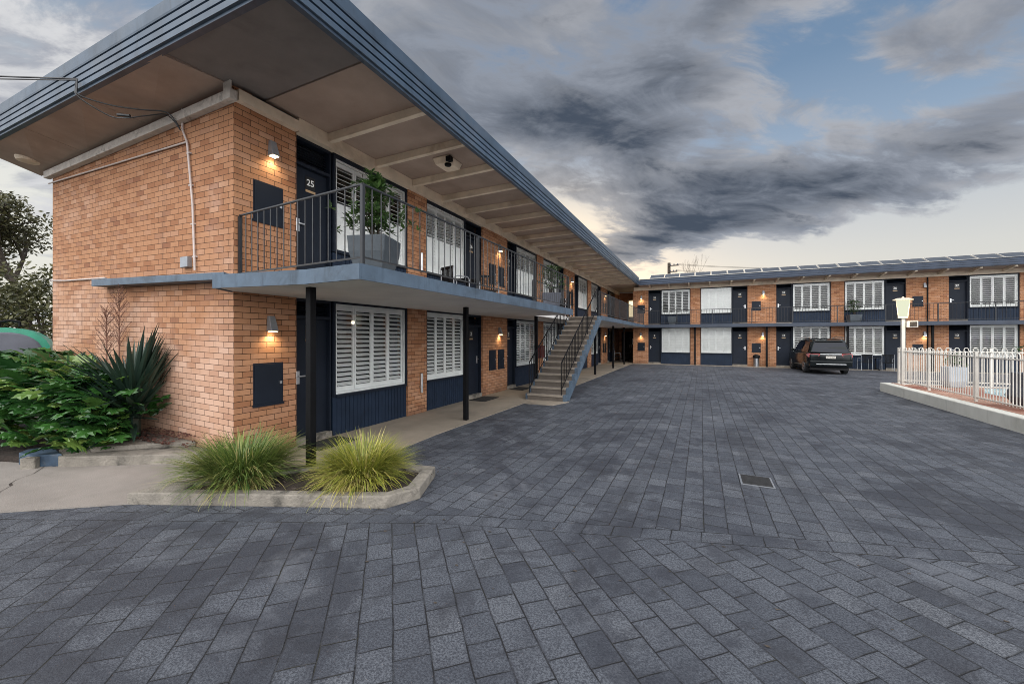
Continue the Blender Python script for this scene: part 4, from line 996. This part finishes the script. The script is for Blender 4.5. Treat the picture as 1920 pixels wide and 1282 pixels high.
# ------------------------------------------------------------------ pool enclosure
g = MB(); g.box(5.42, 5.80, -6, 17.42, -.1, .275); g.box(5.80, 19.0, 17.16, 17.42, -.1, .275); o = obj('pool_kerb_wall', g, M['kerbwhite'], bevel=.02); tag(o, 'low cream painted kerb wall round the raised pool terrace', 'low wall')
g = MB(); g.box(5.795, 19.0, -6, 17.165, -.1, .262); g.box(5.66, 5.796, -6, 17.3, .2, .279); struct('pool_terrace', g, M['paving_red'])
g = MB(); g.prism([(7.0, 6.), (11.5, 6.), (11.5, 15.6), (9.6, 16.9), (7.7, 16.9), (7.0, 15.4)], .15, .267)
mw, tw, bw_ = new_mat('pool_water'); bw_.inputs['Base Color'].default_value = (.30, .50, .56, 1); bw_.inputs['Roughness'].default_value = .06; tw.put(bw_.inputs['Normal'], tw.bump(tw.noise(posn(tw), 4., 3), .01, .4))
struct('pool_water', g, mw)
fc = thing('pool_fence', (5.85, 17.3, .27), 'white tubular pool fence with looped picket tops', 'fence')
ZF = .279
def fence_run(a, b, posts):
    A, B = Vector((*a, 0)), Vector((*b, 0)); D = (B - A); L = D.length; D.normalize(); n = int(L / .205)
    g = MB()
    for z in (.10, 1.045):
        q = A + Vector((0, 0, ZF + z)); e = B + Vector((0, 0, ZF + z)); g.tube([q, e], .017, 6)
    for i in range(n):
        s_ = (i + .25) * L / n; w = L / n * .5; p = A + D * s_; q = A + D * (s_ + w); z1 = ZF + 1.11
        path = [p + Vector((0, 0, ZF + .06))] + [p + Vector((0, 0, z1))]
        for k in range(1, 6):
            th_ = math.pi * k / 6; path.append(p.lerp(q, .5 - .5 * math.cos(th_)) + Vector((0, 0, z1 + math.sin(th_) * w * .62)))
        path += [q + Vector((0, 0, z1)), q + Vector((0, 0, ZF + .06))]
        g.tube(path, .0105, 6)
    obj('pickets', g, M['fence'], fc)
    for s_ in posts:
        p = A + D * s_; g = MB(); g.box(p.x - .026, p.x + .026, p.y - .026, p.y + .026, ZF - .01, ZF + 1.17); obj('post', g, M['fence'], fc)
fence_run((5.86, 17.3), (5.86, 3.0), (0.02, 1.95, 4.1, 6.2, 8.3, 10.4))
fence_run((5.9, 17.3), (18.4, 17.3), (2.1, 4.2, 6.3, 8.4, 10.5))

lp = thing('lamp_post', (5.98, 16.9, .27), 'white lamp post with lit tapered lantern and a small floodlight', 'lamp post')
x, y = 5.84, 16.92
g = MB(); g.box(x - .045, x + .045, y - .045, y + .045, .2, 2.40); obj('pole', g, M['fence'], lp, bevel=.006)
rl = R(-19)
def LR(X, Y, Z): return (x + X * math.cos(rl) - Y * math.sin(rl), y + X * math.sin(rl) + Y * math.cos(rl), Z)
def sq4(r, z): return [(-r, -r, z), (r, -r, z), (r, r, z), (-r, r, z)]
SQF = [(3, 2, 1, 0), (4, 5, 6, 7)] + [(k, (k + 1) % 4, 4 + (k + 1) % 4, 4 + k) for k in range(4)]
g = MB(); g.add(sq4(.108, 2.44) + sq4(.160, 2.975), SQF); g.xf(LR); obj('lantern_glass', g, M['lantern_glow'], lp)
g = MB(); g.box(-.118, .118, -.118, .118, 2.40, 2.438)
for sx, sy in ((-1, -1), (1, -1), (1, 1), (-1, 1)): g.tube([(sx * .110, sy * .110, 2.43), (sx * .163, sy * .163, 2.98)], .008, 5)
g.xf(LR); obj('lantern_frame', g, M['cream'], lp)
g = MB(); g.add(sq4(.245, 2.976) + sq4(.13, 3.035), SQF); g.lathe([(.035, 3.036), (.035, 3.06), (.015, 3.085)], 0, 0, 10); g.xf(LR); obj('cap', g, M['cream'], lp)
g = MB(); g.box(x + .055, x + .32, y - .13, y - .02, 2.10, 2.30); fl = obj('floodlight', g, M['fence'], lp, bevel=.008)
g = MB(); g.box(x + .12, x + .29, y - .14, y - .131, 2.125, 2.275); obj('lens', g, M['bark'], fl)
l = bpy.data.lights.new('bulb', 'POINT'); l.energy = 14; l.color = (1., .9, .6); l.shadow_soft_size = .1; o = bpy.data.objects.new('bulb', l); COL.objects.link(o); o.parent = lp; o.location = (x - 5.98, y - 16.9 - .32, 2.62 - .27)

pot_plant((6.95, 16.75, .27), .44, .62, .1, M['potwhite'], 'white square pot with a low plant just inside the pool fence', (.3, .35, 30, .09), 41, .8, 'pots inside the pool fence')
pot_plant((6.75, 12.4, .27), 1.0, .74, .05, M['potdark'], 'large charcoal trough with tall shrub inside the pool fence', (.62, 1.1, 130, .12), 42, .9, 'pots inside the pool fence')
# white lounger near the pool edge
t = thing('sun_lounger', (9.2, 15.6, .27), 'white sun lounger at the pool, seen through the fence', 'sun lounger')

# ------------------------------------------------------------------ solar panels on the far roof
gm = None
for i in range(22):
    xx = -3.1 + i * .912
    t = thing('solar_panel', (xx + .45, 28.2, 5.58), 'tilted solar panel in the long row on the far roof', 'solar panel', 'solar panels in a row on the far roof')
    a = R(24); Lp = .78
    def Q(u, v, w): return (xx + u, 27.72 + v * math.cos(a) - w * math.sin(a), 5.63 + v * math.sin(a) + w * math.cos(a))
    g = MB(); g.box(.03, .872, .03, Lp, 0, .03); g.xf(Q); obj('panel', g, M['panel'], t)
    g = MB(); g.box(.012, .03, 0, Lp + .018, -.008, .042); g.box(.03, .895, 0.01, .03, -.008, .038); g.box(.03, .895, Lp, Lp + .018, -.005, .038); g.xf(Q); obj('frame', g, M['chrome'] if 0 else M['fence'], t)
    g = MB(); g.box(xx + .2, xx + .235, 27.70, 27.74, 5.50, 5.64); obj('leg', g, M['fence'], t)

# ------------------------------------------------------------------ utility pole, trees
up = thing('utility_pole', (-4.1, 60, 0), 'dark timber utility pole with crossarms beyond the far roof', 'utility pole')
g = MB(); g.tube([(-4.1, 60, -.1), (-4.1, 60, 12.2)], [.24, .2], 10); obj('pole', g, M['bark'], up)
for z, w in ((11.75, 1.1), (10.9, .9), (10.4, .8)):
    g = MB(); g.box(-4.2, -4.2 + w + .3, 59.7, 59.8, z - .06, z + .06); c = obj('crossarm', g, M['bark'], up)
    g = MB()
    for k in range(3): g.lathe([(.06, z + .06), (.09, z + .16), (.05, z + .25)], -3.9 + k * w * .42, 59.75, 8)
    obj('insulators', g, M['greyplas'], c)
g = MB(); g.tube([(-4.2, 60, 10.6), (-6.4, 60, 8.5)], .05, 6); obj('stay', g, M['bark'], up)
g = MB()
for k, z in enumerate((11.95, 11.1, 10.6)):
    for m_ in (0, 1): g.tube(sag((-3.9 + m_ * .8, 59.7, z), (30 + m_, 75, z + .6), .9, 12), .02, 4)
o = obj('power_lines', g, M['black'], base=(-3.9, 59.7, 10.5)); tag(o, 'thin power lines running right from the utility pole', 'power lines')

def branchy(g, p, d, L, r, depth, tips, spread=.6):
    q = p + d * L; m_ = p.lerp(q, .5) + Vector((random.uniform(-1, 1), random.uniform(-1, 1), 0)) * L * .06
    g.tube([p, m_, q], [r, r * .85, r * .68], 6 if depth > 1 else 4, caps=False)
    if depth == 0: tips.append(q); return
    for k in range(random.choice((2, 3, 3))):
        e = (d + Vector((random.gauss(0, spread), random.gauss(0, spread), random.gauss(.12, spread * .6)))).normalized()
        branchy(g, q, e, L * random.uniform(.62, .85), r * .62, depth - 1, tips, spread)
    if depth <= 2: tips.append(q)
def tree(loc, H, label, seed, nleaf, size, m, spread=.55, depth=4, name='tree', rad=1.0, gap=.6):
    random.seed(seed); t = thing(name, loc, label, 'tree', 'trees left of the gable'); b = Vector(loc)
    g = MB(); tips = []
    branchy(g, b + Vector((0, 0, -.1)), Vector((random.uniform(-.1, .1), random.uniform(-.1, .1), 1)).normalized(), H * .26, H * .026, depth, tips, spread)
    obj('trunk', g, M['bark'], t, recalc=False)
    g = MB()
    for q in tips:
        n = int(nleaf / max(1, len(tips)) * random.uniform(.4, 1.5)); r = rad * random.uniform(.6, 1.3)
        leaf_cloud(g, q, (r, r, r * .6), n, size)
    if g.v: obj('crown', g, m, t, recalc=False)
    return t
tree((-33, 8.2, 0), 11.5, 'open crowned tall tree rising behind the gable', 51, 7000, .24, M['leaf_tree'], .5, 5, rad=.8)
tree((-38, 6.0, 0), 11.5, 'tall thin tree at the left edge behind the green bin', 52, 6000, .24, M['leaf_tree'], .5, 5, rad=.8)
def shrub_mass(loc, rad, n, label, seed, size=.22):
    random.seed(seed); t = thing('hedge_shrub', loc, label, 'shrub', 'dark shrubs left of the gable'); b = Vector(loc)
    g = MB()
    for k in range(5): g.tube([b, b + Vector((random.uniform(-.5, .5) * rad[0], random.uniform(-.5, .5) * rad[1], rad[2] * random.uniform(.8, 1.3)))], [.09, .04], 6)
    obj('trunk', g, M['bark'], t)
    g = MB()
    for k in range(26):
        a = random.uniform(0, 6.28); f = random.random() ** .5; c = b + Vector((math.cos(a) * rad[0] * f * .75, math.sin(a) * rad[1] * f * .75, rad[2] * random.uniform(.2, 1.65)))
        leaf_cloud(g, c, (rad[0] * .42, rad[1] * .42, rad[2] * .36), n // 26, size, shell=.8)
    obj('crown', g, M['leaf_hedge'], t, recalc=False)
shrub_mass((-27.5, 7.6, 0), (2.6, 2.2, 2.7), 5200, 'dark bushy shrub standing beyond the corner of the gable', 61)
shrub_mass((-29.5, 5.4, 0), (2.6, 2.2, 2.5), 5200, 'dark bushy shrub directly behind the green bin', 62)
shrub_mass((-33, 3.6, 0), (2.8, 2.4, 2.8), 4200, 'dark bushy shrub at the outer left, farther from the gable', 63)
random.seed(71)
t = thing('bare_tree', (-1.3, 45, 0), 'bare twiggy treetop showing above the far roof near the pole', 'tree')
g = MB(); tips = []
for k in range(3): branchy(g, Vector((-1.6 + k * .7, 45, 5.2)), Vector((random.uniform(-.1, .1), 0, 1)).normalized(), 1.7, .028, 3, tips, .26)
g.tube([(-1.2, 45, -.1), (-1.2, 45, 5.3)], [.2, .12], 8); obj('trunk', g, M['bark'], t, recalc=False)

# green bin behind the bush
t = thing('green_bin', (-16.3, 3.75, 0), 'rounded green bin with grey side panel and black top handle behind the bush', 'bin')
g = MB(); bx, by, bz, br = -16.9, 3.9, 1.42, .62
n = 22; pf = []
g2 = MB(); g2.lathe([(.40, -.62), (.62, -.60), (br, -.5), (br, .5), (.62, .60), (.40, .62)], 0, 0, 28)
T_ = lambda X, Y, Z: (bx + X * 1.15 + Z * .0, by + Z * 1.0, bz + Y)
ang = R(62)
def T_(X, Y, Z):
    dx, dy = Z * math.cos(R(-20)), Z * math.sin(R(-20)); ax, ay = X * math.cos(R(70)) * 1.25, X * math.sin(R(70)) * 1.25; return (bx + dx + ax, by + dy + ay, bz + Y)
g2.xf(T_); obj('barrel', g2, M['green'], t)
g = MB(); g.lathe([(.44, .612), (.50, .625), (.46, .64), (.2, .645)], 0, 0, 26); g.xf(T_); obj('side_panel', g, M['greyplas'], t)
g = MB(); g.tube([T_(-.14, .66, 0), T_(-.13, .78, 0), T_(0, .82, 0), T_(.13, .78, 0), T_(.14, .66, 0)], .035, 8); obj('handle', g, M['black'], t)
g = MB(); g.box(bx - .55, bx + .55, by - .35, by + .35, -.05, .75); obj('stand', g, M['greyplas'], t)

# ------------------------------------------------------------------ the car
car = thing('parked_car', (5.54, 26.0, -.012), 'black four wheel drive wagon parked nose-in before room 10', 'car'); car.rotation_euler = (0, 0, R(1.5)); car.scale = (.94, .97, .97); CB = Vector((5.54, 26.0, -.012))
mp, tp, bp = new_mat('black_car_paint'); bp.inputs['Base Color'].default_value = (.006, .008, .009, 1); bp.inputs['Roughness'].default_value = .12; bp.inputs['Coat Weight'].default_value = .08; bp.inputs['Specular IOR Level'].default_value = .22; bp.inputs['Coat Roughness'].default_value = .04
tp.put(bp.inputs['Normal'], tp.bump(tp.noise(posn(tp), 2., 2), .002, .5))
mg, tg_, bg_ = new_mat('dark_car_glass'); bg_.inputs['Base Color'].default_value = (.004, .006, .014, 1); bg_.inputs['Roughness'].default_value = .03; bg_.inputs['Specular IOR Level'].default_value = .3
mr, tr_, br_ = new_mat('red_lens'); br_.inputs['Base Color'].default_value = (.32, .012, .014, 1); br_.inputs['Roughness'].default_value = .12; br_.inputs['Coat Weight'].default_value = .5
ty = mat('tyre_rubber', (.012, .012, .013), .8, .15, 20.)
def loft(secs, g, cap=True, mi=0):
    n = len(secs[0]); vs = [v for s_ in secs for v in s_]
    fs = [(i * n + k, i * n + (k + 1) % n, (i + 1) * n + (k + 1) % n, (i + 1) * n + k) for i in range(len(secs) - 1) for k in range(n)]
    if cap: fs += [tuple(range(n))[::-1], tuple(range((len(secs) - 1) * n, len(secs) * n))]
    return g.add(vs, fs, mi)
def sec(y, wb, ws, zb, zw, zt, wt):   # closed section: sill, waist, shoulder
    h = [(wb * .86, zb), (wb, zb + .10), (ws, zw), (ws * .985, zt - .06), (wt, zt)]
    return [(x, y, z) for x, z in h] + [(-x, y, z) for x, z in h[::-1]]
g = MB()
loft([sec(-2.28, .80, .84, .42, .62, .98, .80), sec(-2.20, .88, .92, .36, .62, 1.04, .86), sec(-1.9, .91, .945, .30, .66, 1.08, .88), sec(-.9, .92, .95, .28, .66, 1.08, .88), sec(.9, .92, .95, .28, .66, 1.06, .87), sec(1.5, .92, .94, .28, .66, 1.05, .85), sec(2.15, .88, .90, .32, .64, .98, .78), sec(2.42, .76, .80, .38, .60, .84, .66)], g)
b_ = obj('body', MBat(g, CB), mp, car, smooth=True, bevel=.03)
def sec2(y, wb, wt, zb, zt):
    h = [(wb, zb), (wb - .02, zb + .08), (wt + .03, zt - .10), (wt - .06, zt)]
    return [(x, y, z) for x, z in h] + [(-x, y, z) for x, z in h[::-1]]
g = MB(); loft([[(x * 1., -2.19 + (z - 1.04) * .0, z) for (x, y, z) in sec2(-2.2, .86, .80, 1.04, 1.10)], sec2(-2.16, .86, .74, 1.04, 1.34), sec2(-2.02, .87, .69, 1.04, 1.66), sec2(-1.85, .87, .68, 1.04, 1.75), sec2(-.6, .87, .70, 1.04, 1.80), sec2(.3, .86, .69, 1.04, 1.75), sec2(1.0, .84, .72, 1.04, 1.30), sec2(1.35, .82, .76, 1.04, 1.10)], g)
obj('cabin', MBat(g, CB), mp, car, smooth=True)
g = MB(); g.add([(-.76, -2.20, 1.12), (.76, -2.20, 1.12), (.74, -2.17, 1.32), (.62, -2.085, 1.60), (-.62, -2.085, 1.60), (-.74, -2.17, 1.32)], [(0, 1, 2, 3, 4, 5)]); obj('rear_window', MBat(g, CB), mg, car, recalc=False)
for sx in (-1, 1):
    g = MB(); g.add([(sx * .875, -1.95, 1.12), (sx * .875, -.75, 1.12), (sx * .735, -.78, 1.66), (sx * .735, -1.72, 1.62)], [(0, 1, 2, 3)]); g.add([(sx * .875, -.68, 1.12), (sx * .865, .95, 1.10), (sx * .74, .32, 1.64), (sx * .735, -.70, 1.66)], [(0, 1, 2, 3)]); obj('side_window', MBat(g, CB), mg, car, recalc=False)
    g = MB(); g.add([(sx * .42, -2.275, 1.02), (sx * .90, -2.215, 1.04), (sx * .945, -2.0, 1.04), (sx * .955, -1.98, .93), (sx * .915, -2.225, .86), (sx * .50, -2.285, .90), (sx * .42, -2.20, 1.02), (sx * .50, -2.20, .90), (sx * .85, -2.1, .86), (sx * .85, -2.1, 1.04)], [(0, 1, 4, 5), (1, 2, 3, 4), (0, 5, 7, 6), (5, 4, 8, 7), (0, 6, 9, 1)]); obj('tail_light', MBat(g, CB), mr, car)
    g = MB(); g.box(sx * .50, sx * .80, -2.31, -2.27, .60, .66); obj('reflector', MBat(g, CB), mr, car, bevel=.008)
    g = MB(); g.tube([(sx * .70, -1.7, 1.79), (sx * .71, -1.5, 1.835), (sx * .72, -.3, 1.85), (sx * .71, .1, 1.80)], .02, 6); obj('roof_rail', MBat(g, CB), M['chrome'], car)
    g = MB(); g.hexa([(sx * .90, .62, 1.08), (sx * 1.10, .60, 1.10), (sx * 1.10, .72, 1.10), (sx * .90, .76, 1.08)], [(sx * .92, .63, 1.22), (sx * 1.10, .61, 1.25), (sx * 1.09, .70, 1.25), (sx * .92, .75, 1.22)]); obj('mirror', MBat(g, CB), mp, car, bevel=.02)
    for wy in (-1.32, 1.46):
        c = Vector((sx * .82, wy, .37))
        def TW(X, Y, Z, c=c, sx=sx): return (c.x + Z * sx, c.y + X, c.z + Y)
        g = MB(); g.lathe([(.24, -.10), (.34, -.11), (.37, -.08), (.37, .09), (.34, .115), (.25, .118)], 0, 0, 26); g.xf(TW); w = obj('wheel', MBat(g, CB), ty, car)
        g = MB(); g.lathe([(.245, .112), (.235, .125), (.20, .10), (.05, .11), (.04, .13)], 0, 0, 20)
        for k in range(6):
            q = k * math.pi / 3; cx, cy = math.cos(q), math.sin(q); g.add([(cx * .05 - cy * .03, cy * .05 + cx * .03, .135), (cx * .05 + cy * .03, cy * .05 - cx * .03, .135), (cx * .235 + cy * .035, cy * .235 - cx * .035, .128), (cx * .235 - cy * .035, cy * .235 + cx * .035, .128)], [(0, 1, 2, 3)])
        g.xf(TW); obj('rim', MBat(g, CB), M['chrome'], w)
g = MB(); g.box(-.88, .88, -2.345, -2.15, .40, .68); obj('bumper', MBat(g, CB), mp, car, bevel=.04)
g = MB(); g.box(-.62, .62, -2.352, -2.345, .50, .54); g.box(-.44, .44, -2.32, -2.27, .985, 1.035); obj('chrome_strip', MBat(g, CB), M['chrome'], car, bevel=.006)
g = MB(); g.box(-.20, .20, -2.305, -2.28, .80, .92); tm = text_mb('DYE 86K', .095, 1, lambda u, w, z: (u, -2.306 - w, .86 + z), .001); merge(g, tm); obj('number_plate', MBat(g, CB), [M['fence'], M['plate']], car, recalc=False)
g = MB(); g.hexa([(-.60, -2.16, 1.64), (.60, -2.16, 1.64), (.62, -1.85, 1.72), (-.62, -1.85, 1.72)], [(-.60, -2.14, 1.68), (.60, -2.14, 1.68), (.62, -1.85, 1.76), (-.62, -1.85, 1.76)]); obj('spoiler', MBat(g, CB), mp, car, bevel=.01)
g = MB(); g.box(-.8, .8, -2.1, 2.2, .22, .40); obj('underbody', MBat(g, CB), ty, car)

# white lounger: finish the thing begun above
lo = [o for o in bpy.data.objects if o.name == 'sun_lounger'][0]
g = MB(); g.box(8.95, 9.5, 14.6, 16.0, .56, .60); obj('seat', g, M['fence'], lo)
g = MB(); g.hexa([(8.95, 16.0, .58), (9.5, 16.0, .58), (9.5, 16.04, .58), (8.95, 16.04, .58)], [(8.95, 16.45, 1.05), (9.5, 16.45, 1.05), (9.5, 16.49, 1.03), (8.95, 16.49, 1.03)]); obj('backrest', g, M['fence'], lo)
for (x, y) in ((8.98, 14.65), (9.47, 14.65), (8.98, 15.95), (9.47, 15.95)):
    g = MB(); g.tube([(x, y, .265), (x, y, .58)], .018, 6); obj('leg', g, M['fence'], lo)
